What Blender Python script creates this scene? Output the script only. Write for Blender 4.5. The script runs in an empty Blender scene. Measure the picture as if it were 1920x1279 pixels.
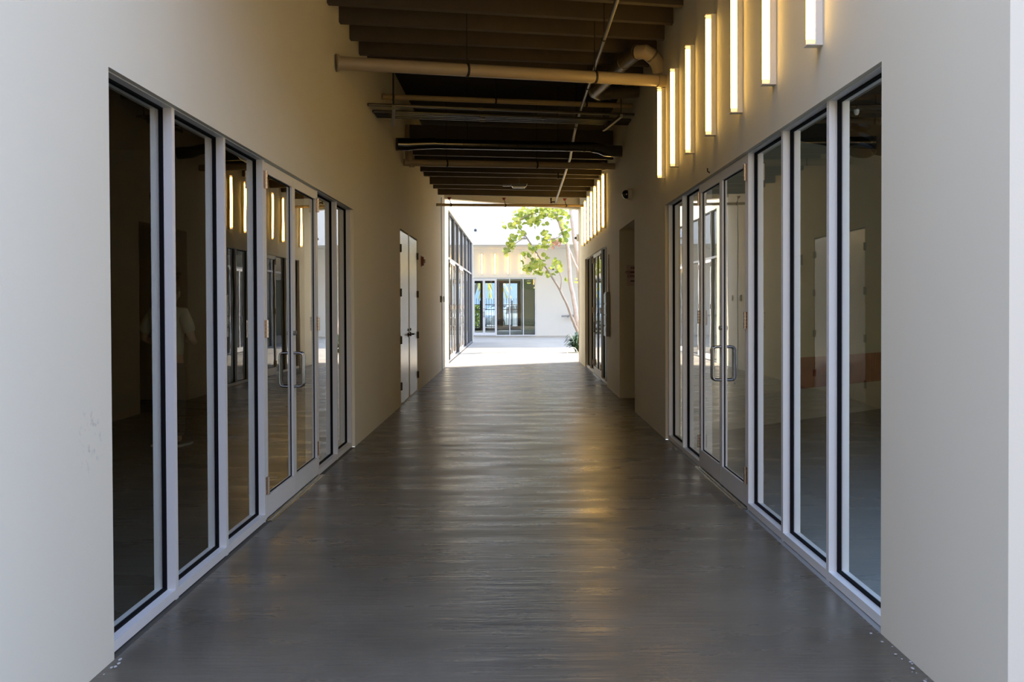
import bpy, bmesh, math, random
from mathutils import Vector, Matrix
random.seed(7)
PI = math.pi
COL = bpy.context.scene.collection
SC = bpy.context.scene

# ------------------------------------------------------------------ camera
F = 1900.0                       # focal length in pixels of the 1920 wide frame
H = 1.55                         # eye height
PITCH, ROLL = math.radians(0.88), -0.0039
SX, SY = -7.5, -39.3             # lens shift in pixels
cam_d = bpy.data.cameras.new('camera'); cam = bpy.data.objects.new('camera', cam_d); COL.objects.link(cam)
cam_d.sensor_fit = 'HORIZONTAL'; cam_d.sensor_width = 36; cam_d.lens = F * 36 / 1920
cam_d.shift_x = SX / 1920; cam_d.shift_y = SY / 1920
cam_d.clip_start = 0.05; cam_d.clip_end = 500
ROT = Matrix.Rotation(PI / 2 - PITCH, 3, 'X') @ Matrix.Rotation(ROLL, 3, 'Z')
cam.location = (0, 0, H); cam.rotation_euler = ROT.to_euler()
SC.camera = cam

def ray(x, y):
    return (ROT @ Vector(((x - 960 + SX) / F, (639.5 - y + SY) / F, -1.0))).normalized()
def hit_x(x, y, X):
    d = ray(x, y); t = X / d.x; return Vector((X, t * d.y, H + t * d.z))
def hit_y(x, y, Y):
    d = ray(x, y); t = Y / d.y; return Vector((t * d.x, Y, H + t * d.z))
def hit_z(x, y, Z):
    d = ray(x, y); t = (Z - H) / d.z; return Vector((t * d.x, t * d.y, Z))

WL, WR = 1.767, 1.705            # corridor walls, left and right of the camera
REC = 0.03                       # the shopfronts sit this far behind the wall face
SKEW = 0.45                      # the passage cuts the building at a slant
def left(x, y): return hit_x(x, y, -WL)
def right(x, y): return hit_x(x, y, WR)

# ------------------------------------------------------------------ materials
def new_mat(name):
    m = bpy.data.materials.new(name); m.use_nodes = True
    nt = m.node_tree; return m, nt, nt.nodes['Principled BSDF']
def pbr(name, col, rough=0.6, metal=0.0, noise=0.0, nscale=8.0, bump=0.0, bscale=60.0, spec=0.5, coat=0.0):
    m, nt, b = new_mat(name)
    b.inputs['Roughness'].default_value = rough
    b.inputs['Metallic'].default_value = metal
    b.inputs['Specular IOR Level'].default_value = spec
    b.inputs['Coat Weight'].default_value = coat
    c = (*col, 1)
    b.inputs['Base Color'].default_value = c
    tc = nt.nodes.new('ShaderNodeTexCoord')
    if noise > 0:
        n = nt.nodes.new('ShaderNodeTexNoise'); n.inputs['Scale'].default_value = nscale; n.inputs['Detail'].default_value = 5
        nt.links.new(tc.outputs['Object'], n.inputs['Vector'])
        mx = nt.nodes.new('ShaderNodeMix'); mx.data_type = 'RGBA'
        mx.inputs[6].default_value = tuple(v * (1 - noise) for v in col) + (1,)
        mx.inputs[7].default_value = tuple(min(1, v * (1 + noise)) for v in col) + (1,)
        nt.links.new(n.outputs['Fac'], mx.inputs[0]); nt.links.new(mx.outputs[2], b.inputs['Base Color'])
    if bump > 0:
        n2 = nt.nodes.new('ShaderNodeTexNoise'); n2.inputs['Scale'].default_value = bscale; n2.inputs['Detail'].default_value = 3
        nt.links.new(tc.outputs['Object'], n2.inputs['Vector'])
        bp = nt.nodes.new('ShaderNodeBump'); bp.inputs['Strength'].default_value = bump; bp.inputs['Distance'].default_value = 0.01
        nt.links.new(n2.outputs['Fac'], bp.inputs['Height']); nt.links.new(bp.outputs['Normal'], b.inputs['Normal'])
    return m
def emit(name, col, strength):
    m, nt, b = new_mat(name)
    b.inputs['Base Color'].default_value = (*col, 1)
    b.inputs['Emission Color'].default_value = (*col, 1)
    b.inputs['Emission Strength'].default_value = strength
    return m
def glass_mat(name, tint, refl=1.0):
    m = bpy.data.materials.new(name); m.use_nodes = True; nt = m.node_tree
    for n in list(nt.nodes): nt.nodes.remove(n)
    out = nt.nodes.new('ShaderNodeOutputMaterial')
    tr = nt.nodes.new('ShaderNodeBsdfTransparent'); tr.inputs['Color'].default_value = (*tint, 1)
    gl = nt.nodes.new('ShaderNodeBsdfGlossy'); gl.inputs['Roughness'].default_value = 0.0
    gl.inputs['Color'].default_value = (refl, refl, refl, 1)
    fr = nt.nodes.new('ShaderNodeFresnel'); fr.inputs['IOR'].default_value = 1.5
    # panes are slightly wavy
    tc = nt.nodes.new('ShaderNodeTexCoord'); nz = nt.nodes.new('ShaderNodeTexNoise'); nz.inputs['Scale'].default_value = 1.3
    nt.links.new(tc.outputs['Object'], nz.inputs['Vector'])
    bp = nt.nodes.new('ShaderNodeBump'); bp.inputs['Strength'].default_value = 0.02; bp.inputs['Distance'].default_value = 0.02
    nt.links.new(nz.outputs['Fac'], bp.inputs['Height']); nt.links.new(bp.outputs['Normal'], gl.inputs['Normal'])
    mx = nt.nodes.new('ShaderNodeMixShader')
    # both faces of the pane reflect: 2F / (1 + F) on the face that is entered, nothing on the way out
    ge = nt.nodes.new('ShaderNodeNewGeometry')
    def mth(op, a, b):
        q = nt.nodes.new('ShaderNodeMath'); q.operation = op
        for i, v in enumerate((a, b)):
            if isinstance(v, (int, float)): q.inputs[i].default_value = v
            else: nt.links.new(v, q.inputs[i])
        return q.outputs[0]
    f2 = mth('DIVIDE', mth('MULTIPLY', fr.outputs[0], 2.0), mth('ADD', fr.outputs[0], 1.0))
    fac = mth('MULTIPLY', f2, mth('SUBTRACT', 1.0, ge.outputs['Backfacing']))
    nt.links.new(fac, mx.inputs[0]); nt.links.new(tr.outputs[0], mx.inputs[1]); nt.links.new(gl.outputs[0], mx.inputs[2])
    nt.links.new(mx.outputs[0], out.inputs['Surface'])
    return m

M = {}
M['alu'] = pbr('anodised_aluminium', (0.78, 0.765, 0.735), 0.45, 0.1, 0.03, 3)
M['alu_shade'] = pbr('shaded_aluminium', (0.26, 0.265, 0.27), 0.45, 0.2)  # the aluminium again, with shade and dark gasket lines put into its colour
M['black'] = pbr('black_rubber', (0.008, 0.008, 0.009), 0.9, spec=0.1)
M['glass'] = glass_mat('clear_glass', (0.93, 0.965, 0.945))
M['steel'] = pbr('brushed_steel', (0.34, 0.34, 0.33), 0.25, 1.0, 0.05, 20)
M['hinge'] = pbr('satin_hinge_metal', (0.58, 0.49, 0.41), 0.25, 0.95)
M['wall_room'] = pbr('unpainted_room_wall', (0.74, 0.78, 0.66), 0.9, 0, 0.06, 2)
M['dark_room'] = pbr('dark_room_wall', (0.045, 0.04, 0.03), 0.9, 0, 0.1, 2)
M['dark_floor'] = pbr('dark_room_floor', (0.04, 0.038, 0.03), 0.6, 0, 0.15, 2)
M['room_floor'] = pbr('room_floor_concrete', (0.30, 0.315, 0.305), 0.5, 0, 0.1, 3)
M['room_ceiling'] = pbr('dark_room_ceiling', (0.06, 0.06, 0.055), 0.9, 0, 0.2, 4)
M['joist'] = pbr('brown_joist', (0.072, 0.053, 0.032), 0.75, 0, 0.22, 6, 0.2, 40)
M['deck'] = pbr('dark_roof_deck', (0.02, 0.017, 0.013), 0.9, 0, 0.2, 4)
M['pipe_white'] = pbr('aged_white_pipe', (0.42, 0.34, 0.23), 0.38, 0, 0.07, 5)
M['pipe_tan'] = pbr('tan_pipe', (0.40, 0.29, 0.15), 0.5, 0, 0.08, 6)
M['foil'] = pbr('foil_wrapped_duct', (0.26, 0.225, 0.17), 0.38, 0.85, 0.1, 12, 0.3, 30)
M['galv'] = pbr('galvanised_conduit', (0.22, 0.205, 0.18), 0.42, 0.9, 0.08, 20)
M['duct'] = pbr('dark_sheet_metal', (0.16, 0.16, 0.16), 0.22, 1.0, 0.15, 9)
M['iron'] = pbr('black_iron', (0.02, 0.018, 0.016), 0.6, 0.3)
M['white_metal'] = pbr('white_enamel', (0.80, 0.77, 0.70), 0.4)
M['tube'] = emit('lit_warm_tube', (1.0, 0.63, 0.16), 15.5)
M['tube_end'] = emit('tube_end_glow', (1.0, 0.68, 0.32), 1.3)
M['door_paint'] = pbr('semi_gloss_door_paint', (0.80, 0.79, 0.74), 0.26, 0.1, 0.03, 2)
M['bronze'] = pbr('dark_hinge_steel', (0.09, 0.08, 0.065), 0.45, 0.7)
M['red'] = pbr('dark_red_plastic', (0.22, 0.012, 0.012), 0.4)
M['white_lens'] = pbr('clear_white_lens', (0.85, 0.86, 0.85), 0.15)
M['dome'] = pbr('black_dome_plastic', (0.008, 0.008, 0.009), 0.06, 0, coat=1.0)
M['offwhite'] = pbr('offwhite_plastic', (0.62, 0.58, 0.50), 0.5)
M['grey_box'] = pbr('grey_enclosure', (0.17, 0.18, 0.18), 0.35, 0.5)
M['paper'] = pbr('notice_paper', (0.66, 0.52, 0.46), 0.7)
M['ink_red'] = pbr('dark_red_ink', (0.10, 0.012, 0.01), 0.7)
M['ink_black'] = pbr('black_ink', (0.01, 0.008, 0.008), 0.7)
M['bark'] = pbr('pale_bark', (0.55, 0.46, 0.42), 0.8, 0, 0.25, 9, 0.3, 30)
M['twig'] = pbr('grey_brown_bark', (0.30, 0.25, 0.21), 0.8, 0, 0.25, 9)
M['shrub'] = pbr('dark_green_leaf', (0.045, 0.09, 0.035), 0.4, 0, 0.35, 6)
M['pink'] = pbr('exposed_red_backing', (0.36, 0.13, 0.095), 0.9, 0, 0.7, 5, 0.5, 10)
M['plaster'] = pbr('pale_plaster_base', (0.58, 0.60, 0.56), 0.85, 0, 0.06, 3)
M['black_frame'] = pbr('black_frame', (0.018, 0.019, 0.02), 0.5)
M['fence'] = pbr('black_fence_paint', (0.02, 0.022, 0.03), 0.5)
M['car_body'] = pbr('silver_car_paint', (0.50, 0.55, 0.60), 0.25, 0.5, coat=0.6)
M['car_glass'] = pbr('car_window', (0.05, 0.07, 0.08), 0.06)
M['tyre'] = pbr('tyre_rubber', (0.02, 0.02, 0.02), 0.8)
M['warm_bounce'] = pbr('warm_bounce_tan', (0.34, 0.235, 0.115), 0.9, 0, 0.2, 5)  # tan chosen so the added block sends warm light into the passage
M['asphalt'] = pbr('asphalt', (0.16, 0.16, 0.16), 0.9, 0, 0.15, 10)
M['blue_film'] = pbr('blue_plastic_film', (0.12, 0.16, 0.25), 0.35)
M['blue_steel'] = pbr('blue_wrapped_steel', (0.10, 0.15, 0.27), 0.3, 0.5)
M['skin'] = pbr('skin', (0.42, 0.24, 0.16), 0.55)
M['hair'] = pbr('dark_hair', (0.015, 0.012, 0.01), 0.6, 0, 0.4, 40)
M['tee'] = pbr('white_cotton', (0.42, 0.40, 0.34), 0.9, 0, 0.05, 10, 0.2, 30)
M['trouser'] = pbr('dark_trouser_cloth', (0.04, 0.04, 0.045), 0.85, 0, 0.2, 30)
M['shoe'] = pbr('dark_shoe', (0.03, 0.028, 0.026), 0.6)
M['sole'] = pbr('pale_shoe_sole', (0.5, 0.5, 0.48), 0.7)
M['palm'] = pbr('yellow_palm_leaf', (0.85, 0.60, 0.04), 0.5, 0, 0.3, 5)
M['hedge'] = pbr('yellow_green_shrub', (0.42, 0.48, 0.10), 0.6, 0, 0.35, 5)
M['far_wall'] = pbr('pale_blue_building', (0.56, 0.66, 0.72), 0.8, 0, 0.05, 1)
M['debris'] = pbr('caulk_crumbs', (0.42, 0.40, 0.38), 0.9, 0, 0.2, 30)

def leaf_mat(name, c1, c2):
    m, nt, b = new_mat(name)
    oi = nt.nodes.new('ShaderNodeNewGeometry')
    mx = nt.nodes.new('ShaderNodeMix'); mx.data_type = 'RGBA'
    mx.inputs[6].default_value = (*c1, 1); mx.inputs[7].default_value = (*c2, 1)
    nt.links.new(oi.outputs['Random Per Island'], mx.inputs[0])
    nt.links.new(mx.outputs[2], b.inputs['Base Color'])
    b.inputs['Roughness'].default_value = 0.45
    tl = nt.nodes.new('ShaderNodeBsdfTranslucent'); nt.links.new(mx.outputs[2], tl.inputs['Color'])
    ms = nt.nodes.new('ShaderNodeMixShader'); ms.inputs[0].default_value = 0.45
    nt.links.new(b.outputs[0], ms.inputs[1]); nt.links.new(tl.outputs[0], ms.inputs[2])
    nt.links.new(ms.outputs[0], nt.nodes['Material Output'].inputs['Surface'])
    return m
M['leaf'] = leaf_mat('round_green_leaf', (0.17, 0.25, 0.03), (0.58, 0.60, 0.13))
M['leaf_dry'] = leaf_mat('withered_pink_leaf', (0.50, 0.27, 0.20), (0.62, 0.42, 0.30))

def wall_paint():
    m, nt, b = new_mat('white_wall_paint')
    tc = nt.nodes.new('ShaderNodeTexCoord')
    n = nt.nodes.new('ShaderNodeTexNoise'); n.inputs['Scale'].default_value = 1.2; n.inputs['Detail'].default_value = 4
    nt.links.new(tc.outputs['Object'], n.inputs['Vector'])
    mx = nt.nodes.new('ShaderNodeMix'); mx.data_type = 'RGBA'
    mx.inputs[6].default_value = (0.74, 0.685, 0.545, 1); mx.inputs[7].default_value = (0.78, 0.725, 0.58, 1)
    nt.links.new(n.outputs['Fac'], mx.inputs[0])
    # scuff marks by the left shopfront: a patch of specks with a place of its own
    vm = nt.nodes.new('ShaderNodeVectorMath'); vm.operation = 'DISTANCE'
    vm.inputs[1].default_value = (-WL, 4.20, 1.00)
    nt.links.new(tc.outputs['Object'], vm.inputs[0])
    mr = nt.nodes.new('ShaderNodeMapRange'); mr.inputs[1].default_value = 0.05; mr.inputs[2].default_value = 0.16
    mr.inputs[3].default_value = 1.0; mr.inputs[4].default_value = 0.0
    nt.links.new(vm.outputs['Value'], mr.inputs[0])
    n3 = nt.nodes.new('ShaderNodeTexNoise'); n3.inputs['Scale'].default_value = 26; n3.inputs['Detail'].default_value = 2
    nt.links.new(tc.outputs['Object'], n3.inputs['Vector'])
    r3 = nt.nodes.new('ShaderNodeMapRange'); r3.inputs[1].default_value = 0.56; r3.inputs[2].default_value = 0.68
    r3.inputs[3].default_value = 0.0; r3.inputs[4].default_value = 0.45
    nt.links.new(n3.outputs['Fac'], r3.inputs[0])
    mu = nt.nodes.new('ShaderNodeMath'); mu.operation = 'MULTIPLY'
    nt.links.new(mr.outputs[0], mu.inputs[0]); nt.links.new(r3.outputs[0], mu.inputs[1])
    m2 = nt.nodes.new('ShaderNodeMix'); m2.data_type = 'RGBA'
    m2.inputs[7].default_value = (0.36, 0.33, 0.33, 1)
    nt.links.new(mu.outputs[0], m2.inputs[0]); nt.links.new(mx.outputs[2], m2.inputs[6])
    nt.links.new(m2.outputs[2], b.inputs['Base Color'])
    b.inputs['Roughness'].default_value = 0.7
    b.inputs['Specular IOR Level'].default_value = 0.3
    n2 = nt.nodes.new('ShaderNodeTexNoise'); n2.inputs['Scale'].default_value = 90
    nt.links.new(tc.outputs['Object'], n2.inputs['Vector'])
    bp = nt.nodes.new('ShaderNodeBump'); bp.inputs['Strength'].default_value = 0.06; bp.inputs['Distance'].default_value = 0.005
    nt.links.new(n2.outputs['Fac'], bp.inputs['Height']); nt.links.new(bp.outputs['Normal'], b.inputs['Normal'])
    return m
M['wall'] = wall_paint()
M['wall_court'] = pbr('white_courtyard_paint', (0.79, 0.74, 0.63), 0.75, 0, 0.03, 1.2)
M['wall_out'] = pbr('white_exterior_paint', (0.76, 0.745, 0.70), 0.75, 0, 0.03, 1.2)

def concrete(name, c1, c2, r1, r2, ripple):
    m, nt, b = new_mat(name)
    tc = nt.nodes.new('ShaderNodeTexCoord')
    L = nt.links.new
    def mapping(scale):
        mp = nt.nodes.new('ShaderNodeMapping'); mp.inputs['Scale'].default_value = scale
        mp.inputs['Rotation'].default_value = (0, 0, math.radians(-6))
        L(tc.outputs['Object'], mp.inputs['Vector']); return mp
    def noise(scale, detail, mp, rough=0.55):
        n = nt.nodes.new('ShaderNodeTexNoise'); n.inputs['Scale'].default_value = scale; n.inputs['Detail'].default_value = detail
        n.inputs['Roughness'].default_value = rough
        L(mp.outputs[0], n.inputs['Vector']); return n
    n1 = noise(0.9, 7, mapping((1, 1, 1)), 0.62)
    rp = nt.nodes.new('ShaderNodeMapRange'); rp.inputs[1].default_value = 0.3; rp.inputs[2].default_value = 0.7
    L(n1.outputs['Fac'], rp.inputs[0])
    mx = nt.nodes.new('ShaderNodeMix'); mx.data_type = 'RGBA'
    mx.inputs[6].default_value = (*c1, 1); mx.inputs[7].default_value = (*c2, 1)
    L(rp.outputs[0], mx.inputs[0])
    # small dark specks and trowel marks
    n4 = noise(5.5, 3, mapping((0.7, 1.6, 1)))
    r4 = nt.nodes.new('ShaderNodeMapRange'); r4.inputs[1].default_value = 0.66; r4.inputs[2].default_value = 0.74
    r4.inputs[3].default_value = 0; r4.inputs[4].default_value = 0.55
    L(n4.outputs['Fac'], r4.inputs[0])
    m2 = nt.nodes.new('ShaderNodeMix'); m2.data_type = 'RGBA'
    m2.inputs[7].default_value = tuple(v * 0.5 for v in c1) + (1,)
    L(r4.outputs[0], m2.inputs[0]); L(mx.outputs[2], m2.inputs[6])
    sp_ = nt.nodes.new('ShaderNodeSeparateXYZ'); L(tc.outputs['Object'], sp_.inputs[0])
    def mth(op, a, c):
        q = nt.nodes.new('ShaderNodeMath'); q.operation = op
        for i, v in enumerate((a, c)):
            if isinstance(v, (int, float)): q.inputs[i].default_value = v
            else: L(v, q.inputs[i])
        return q.outputs[0]
    line = mth('SUBTRACT', sp_.outputs['Y'], mth('ADD', mth('MULTIPLY', sp_.outputs['X'], 0.08), 14.0))
    line = mth('LESS_THAN', mth('ABSOLUTE', line, 0.0), 0.03)
    m3 = nt.nodes.new('ShaderNodeMix'); m3.data_type = 'RGBA'; m3.inputs[7].default_value = tuple(v * 0.35 for v in c1) + (1,)
    L(mth('MULTIPLY', line, 0.8), m3.inputs[0]); L(m2.outputs[2], m3.inputs[6])
    L(m3.outputs[2], b.inputs['Base Color'])
    n2 = noise(1.3, 5, mapping((0.8, 2.2, 1)))
    rr = nt.nodes.new('ShaderNodeMapRange'); rr.inputs[1].default_value = 0.3; rr.inputs[2].default_value = 0.7
    rr.inputs[3].default_value = r1; rr.inputs[4].default_value = r2
    b.inputs['Specular IOR Level'].default_value = 0.2
    L(n2.outputs['Fac'], rr.inputs[0]); L(rr.outputs[0], b.inputs['Roughness'])
    # long shallow ripples running across the passage plus a fine trowelled texture
    n3 = noise(1.0, 6, mapping((0.42, 4.2, 1)), 0.6)
    n5 = noise(3.0, 4, mapping((0.6, 5.0, 1)), 0.65)
    b1 = nt.nodes.new('ShaderNodeBump'); b1.inputs['Strength'].default_value = ripple; b1.inputs['Distance'].default_value = 0.022
    L(n3.outputs['Fac'], b1.inputs['Height'])
    b2 = nt.nodes.new('ShaderNodeBump'); b2.inputs['Strength'].default_value = ripple; b2.inputs['Distance'].default_value = 0.009
    L(n5.outputs['Fac'], b2.inputs['Height']); L(b1.outputs['Normal'], b2.inputs['Normal'])
    L(b2.outputs['Normal'], b.inputs['Normal'])
    return m
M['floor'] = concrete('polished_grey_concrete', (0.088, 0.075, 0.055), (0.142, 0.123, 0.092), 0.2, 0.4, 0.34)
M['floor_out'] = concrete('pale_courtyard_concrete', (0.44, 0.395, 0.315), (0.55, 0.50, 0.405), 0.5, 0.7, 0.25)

# ------------------------------------------------------------------ mesh building
class MB:
    def __init__(s): s.v = []; s.f = []
    def add(s, vs, fs):
        n = len(s.v); s.v += [tuple(v) for v in vs]; s.f += [tuple(n + i for i in f) for f in fs]; return s
    def hexa(s, p):   # p: 8 corners, bottom ring then top ring
        return s.add(p, [(3, 2, 1, 0), (4, 5, 6, 7), (0, 1, 5, 4), (1, 2, 6, 5), (2, 3, 7, 6), (3, 0, 4, 7)])
    def box(s, a, b):
        x0, x1 = sorted((a[0], b[0])); y0, y1 = sorted((a[1], b[1])); z0, z1 = sorted((a[2], b[2]))
        return s.hexa([(x0, y0, z0), (x1, y0, z0), (x1, y1, z0), (x0, y1, z0), (x0, y0, z1), (x1, y0, z1), (x1, y1, z1), (x0, y1, z1)])
    def prism(s, poly, z0, z1):
        n = len(poly); vs = [(x, y, z0) for x, y in poly] + [(x, y, z1) for x, y in poly]
        fs = [tuple(range(n - 1, -1, -1)), tuple(range(n, 2 * n))] + [(i, (i + 1) % n, n + (i + 1) % n, n + i) for i in range(n)]
        return s.add(vs, fs)
    def tube(s, pts, r, n=12, cap=True):
        pts = [Vector(p) for p in pts]; rs = r if isinstance(r, (list, tuple)) else [r] * len(pts)
        t = (pts[1] - pts[0]).normalized()
        u = t.orthogonal().normalized(); rings = []
        for i, p in enumerate(pts):
            if i == 0: d = pts[1] - pts[0]
            elif i == len(pts) - 1: d = pts[-1] - pts[-2]
            else: d = (pts[i] - pts[i - 1]).normalized() + (pts[i + 1] - pts[i]).normalized()
            d.normalize()
            u = (u - d * u.dot(d)).normalized(); w = d.cross(u)
            k = 1.0
            if 0 < i < len(pts) - 1:
                c = (pts[i] - pts[i - 1]).normalized().dot(d); k = 1 / max(c, 0.6)
            rings.append([p + (u * math.cos(2 * PI * j / n) + w * math.sin(2 * PI * j / n)) * rs[i] for j in range(n)])
        vs = [v for q in rings for v in q]
        fs = [(i * n + j, i * n + (j + 1) % n, (i + 1) * n + (j + 1) % n, (i + 1) * n + j) for i in range(len(pts) - 1) for j in range(n)]
        if cap: fs += [tuple(range(n - 1, -1, -1)), tuple((len(pts) - 1) * n + j for j in range(n))]
        return s.add(vs, fs)
    def lathe(s, o, axis, prof, n=20):   # prof: (distance along the axis, radius)
        o = Vector(o); a = Vector(axis).normalized(); u = a.orthogonal().normalized(); w = a.cross(u)
        vs = []; fs = []
        for d, r in prof:
            vs += [o + a * d + (u * math.cos(2 * PI * j / n) + w * math.sin(2 * PI * j / n)) * max(r, 1e-4) for j in range(n)]
        for i in range(len(prof) - 1):
            fs += [(i * n + j, i * n + (j + 1) % n, (i + 1) * n + (j + 1) % n, (i + 1) * n + j) for j in range(n)]
        fs += [tuple(range(n - 1, -1, -1)), tuple((len(prof) - 1) * n + j for j in range(n))]
        return s.add(vs, fs)
    def sphere(s, c, r, n=16, m=10):
        rr = r if isinstance(r, (tuple, list)) else (r, r, r)
        vs = []; fs = []
        for i in range(m + 1):
            a = PI * i / m
            for j in range(n):
                b = 2 * PI * j / n
                vs.append((c[0] + rr[0] * math.sin(a) * math.cos(b), c[1] + rr[1] * math.sin(a) * math.sin(b), c[2] + rr[2] * math.cos(a)))
        for i in range(m):
            for j in range(n): fs.append((i * n + j, (i + 1) * n + j, (i + 1) * n + (j + 1) % n, i * n + (j + 1) % n))
        return s.add(vs, fs)

OFF = {}
def place(o, parent):
    COL.objects.link(o)
    if parent is not None: o.parent = parent
def obj(name, mb, mat, parent=None, smooth=False, bevel=0.0, local=False):
    off = Vector((0, 0, 0)) if (parent is None or local) else OFF[parent.name]
    me = bpy.data.meshes.new(name)
    me.from_pydata([tuple(Vector(v) - off) for v in mb.v], [], mb.f)
    bm = bmesh.new(); bm.from_mesh(me)
    bmesh.ops.remove_doubles(bm, verts=bm.verts, dist=1e-6)
    bmesh.ops.recalc_face_normals(bm, faces=bm.faces); bm.to_mesh(me); bm.free()
    me.materials.append(mat); me.update()
    o = bpy.data.objects.new(name, me); place(o, parent)
    if smooth:
        for p in me.polygons: p.use_smooth = True
        try: me.set_sharp_from_angle(angle=math.radians(40))
        except Exception: pass
    if bevel > 0:
        md = o.modifiers.new('bevel', 'BEVEL'); md.width = bevel; md.segments = 2; md.limit_method = 'ANGLE'; md.angle_limit = math.radians(40)
    OFF[o.name] = off
    return o
def tag(o, label, cat, group=None, kind=None):
    o['label'] = label; o['category'] = cat
    if group: o['group'] = group
    if kind: o['kind'] = kind
    return o
def thing(name, label, cat, loc=(0, 0, 0), group=None, kind=None):
    o = bpy.data.objects.new(name, None); COL.objects.link(o); o.location = loc; o.empty_display_size = 0.05
    OFF[o.name] = Vector(loc); return tag(o, label, cat, group, kind)
def struct(name, mb, mat, label, cat, smooth=False, bevel=0.0):
    return tag(obj(name, mb, mat, None, smooth, bevel), label, cat, None, 'structure')
def copy_tree(o, parent=None):
    c = o.copy(); COL.objects.link(c)
    if parent is not None: c.parent = parent
    for ch in list(o.children): copy_tree(ch, c)
    return c

def panels(mb, fix, a0, a1, z0, z1, holes, mapper, d0, d1):
    """a slab in the (a, z) plane from depth d0 to d1, with rectangular holes (a0, a1, z0, z1)"""
    As = sorted({a0, a1, *[min(max(h[k], a0), a1) for h in holes for k in (0, 1)]})
    Zs = sorted({z0, z1, *[min(max(h[k], z0), z1) for h in holes for k in (2, 3)]})
    for i in range(len(As) - 1):
        for j in range(len(Zs) - 1):
            ca, cz = (As[i] + As[i + 1]) / 2, (Zs[j] + Zs[j + 1]) / 2
            if any(h[0] < ca < h[1] and h[2] < cz < h[3] for h in holes): continue
            mb.box(mapper(As[i], d0, Zs[j]), mapper(As[i + 1], d1, Zs[j + 1]))
    return mb
def P_left(u, d, z): return (-(WL + d), u, z)
def P_right(u, d, z): return (WR + d, u, z)
def P_back(Y): return lambda u, d, z: (u, Y + d, z)

# ------------------------------------------------------------------ the setting
TOP = 9.0
TOPF = 7.0                       # height of the building over the passage
Y_FL, Y_FR = 2.75, right(1892, 640).y           # front corners of the passage
Y_EL, Y_ER = 25.45, right(1086, 640).y          # far end of the passage
DECK = 4.95
# left: shopfront opening, service doors, courtyard glazing
HL, HR = 2.59, 2.675
LO = (4.42, 11.07); RO = (4.73, 11.57)
ML = left(751, 600).y, left(783, 600).y
GL = (26.6, 41.6)
lw = MB()
panels(lw, 0, Y_FL, Y_EL, 0, TOPF, [(LO[0], LO[1], -1, HL), (ML[0], ML[1], -1, 2.72)], P_left, 0, REC)
panels(lw, 0, Y_EL, 42.0, 0, TOP, [(GL[0], GL[1], -1, 4.06)], P_left, 0, REC)
panels(lw, 0, Y_FL, Y_EL, 0, TOPF, [(4.365, 11.055, -1, 2.632), (ML[0] - 0.05, ML[1] + 0.05, -1, 2.77)], P_left, REC, 0.20)
panels(lw, 0, Y_EL, 42.0, 0, TOP, [(GL[0] - 0.05, GL[1] + 0.05, -1, 4.11)], P_left, REC, 0.20)
struct('wall_left', lw, M['wall'], 'long white painted wall along the left of the passage and courtyard', 'wall')
NI = (right(1190, 600).y, right(1161.5, 600).y)
FD = (right(1138, 600).y, right(1097, 600).y)
rw = MB()
panels(rw, 0, Y_FR, Y_ER, 0, TOPF, [(RO[0], RO[1], -1, HR), (NI[0], NI[1], -1, 2.77), (FD[0], FD[1], -1, 2.66)], P_right, 0, REC)
panels(rw, 0, Y_FR, Y_ER, 0, TOPF, [(4.60, 11.55, -1, 2.717), (NI[0], NI[1], -1, 2.77), (FD[0] - 0.03, FD[1] + 0.03, -1, 2.70)], P_right, REC, 0.20)
struct('wall_right', rw, M['wall'], 'white painted wall with the tube lights along the right of the passage', 'wall')
# alcove in the right wall
al = MB()
al.box((WR + 0.20, NI[1], 0), (WR + 1.9, NI[1] + 0.12, 2.9)).box((WR + 0.20, NI[0] - 0.12, 0), (WR + 1.9, NI[0], 2.9))
al.box((WR + 1.9, NI[0] - 0.12, 0), (WR + 2.0, NI[1] + 0.12, 2.9)).box((WR + 0.20, NI[0], 2.77), (WR + 1.9, NI[1], 2.9))
struct('wall_alcove', al, M['wall'], 'inside walls of the dark recess in the right wall', 'wall')
# outside faces of the building at the near end
D = Vector((1, SKEW, 0)).normalized(); N = Vector((-D.y, D.x, 0))
def slant(mb, p, q, t, z0, z1, sgn=1):
    p = Vector((p[0], p[1], 0)); q = Vector((q[0], q[1], 0)); n = Vector((-(q - p).y, (q - p).x, 0)).normalized() * t * sgn
    a = [p, q, q + n, p + n]
    return mb.hexa([(v.x, v.y, z0) for v in a] + [(v.x, v.y, z1) for v in a])
fr = MB()
pR = Vector((WR, Y_FR, 0)); pL = Vector((-WL, Y_FL, 0))
e = pR + D * 0.75; e2 = pR + D * 6.85; e3 = pR + D * 12
slant(fr, pR + D * 0.1, e, 0.2, 0, TOPF); slant(fr, e2, e3, 0.2, 0, TOPF); slant(fr, e, e2, 0.2, 3.65, TOPF); slant(fr, e, e2, 0.2, 0, 0.08)  # wide unseen gap added to let skylight into the right shop
slant(fr, pL - D * 11, pL - D * 0.02, 0.2, 0, TOPF)
slant(fr, pL + N * 1.6 + D * 0.75, pR + N * 1.6 + D * 0.7, 0.2, 4.62, TOPF)
struct('wall_front', fr, M['wall_out'], 'white outer wall face at the near mouth of the passage', 'wall')
# block added behind the camera to hold off low sky and bounce warm light
op = MB().box((-30, -16.0, 0), (30, -15.0, 12.0))
struct('wall_light_block', op, M['warm_bounce'], 'unseen block added behind the camera to cut low sky and bounce warm light', 'wall')
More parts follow.
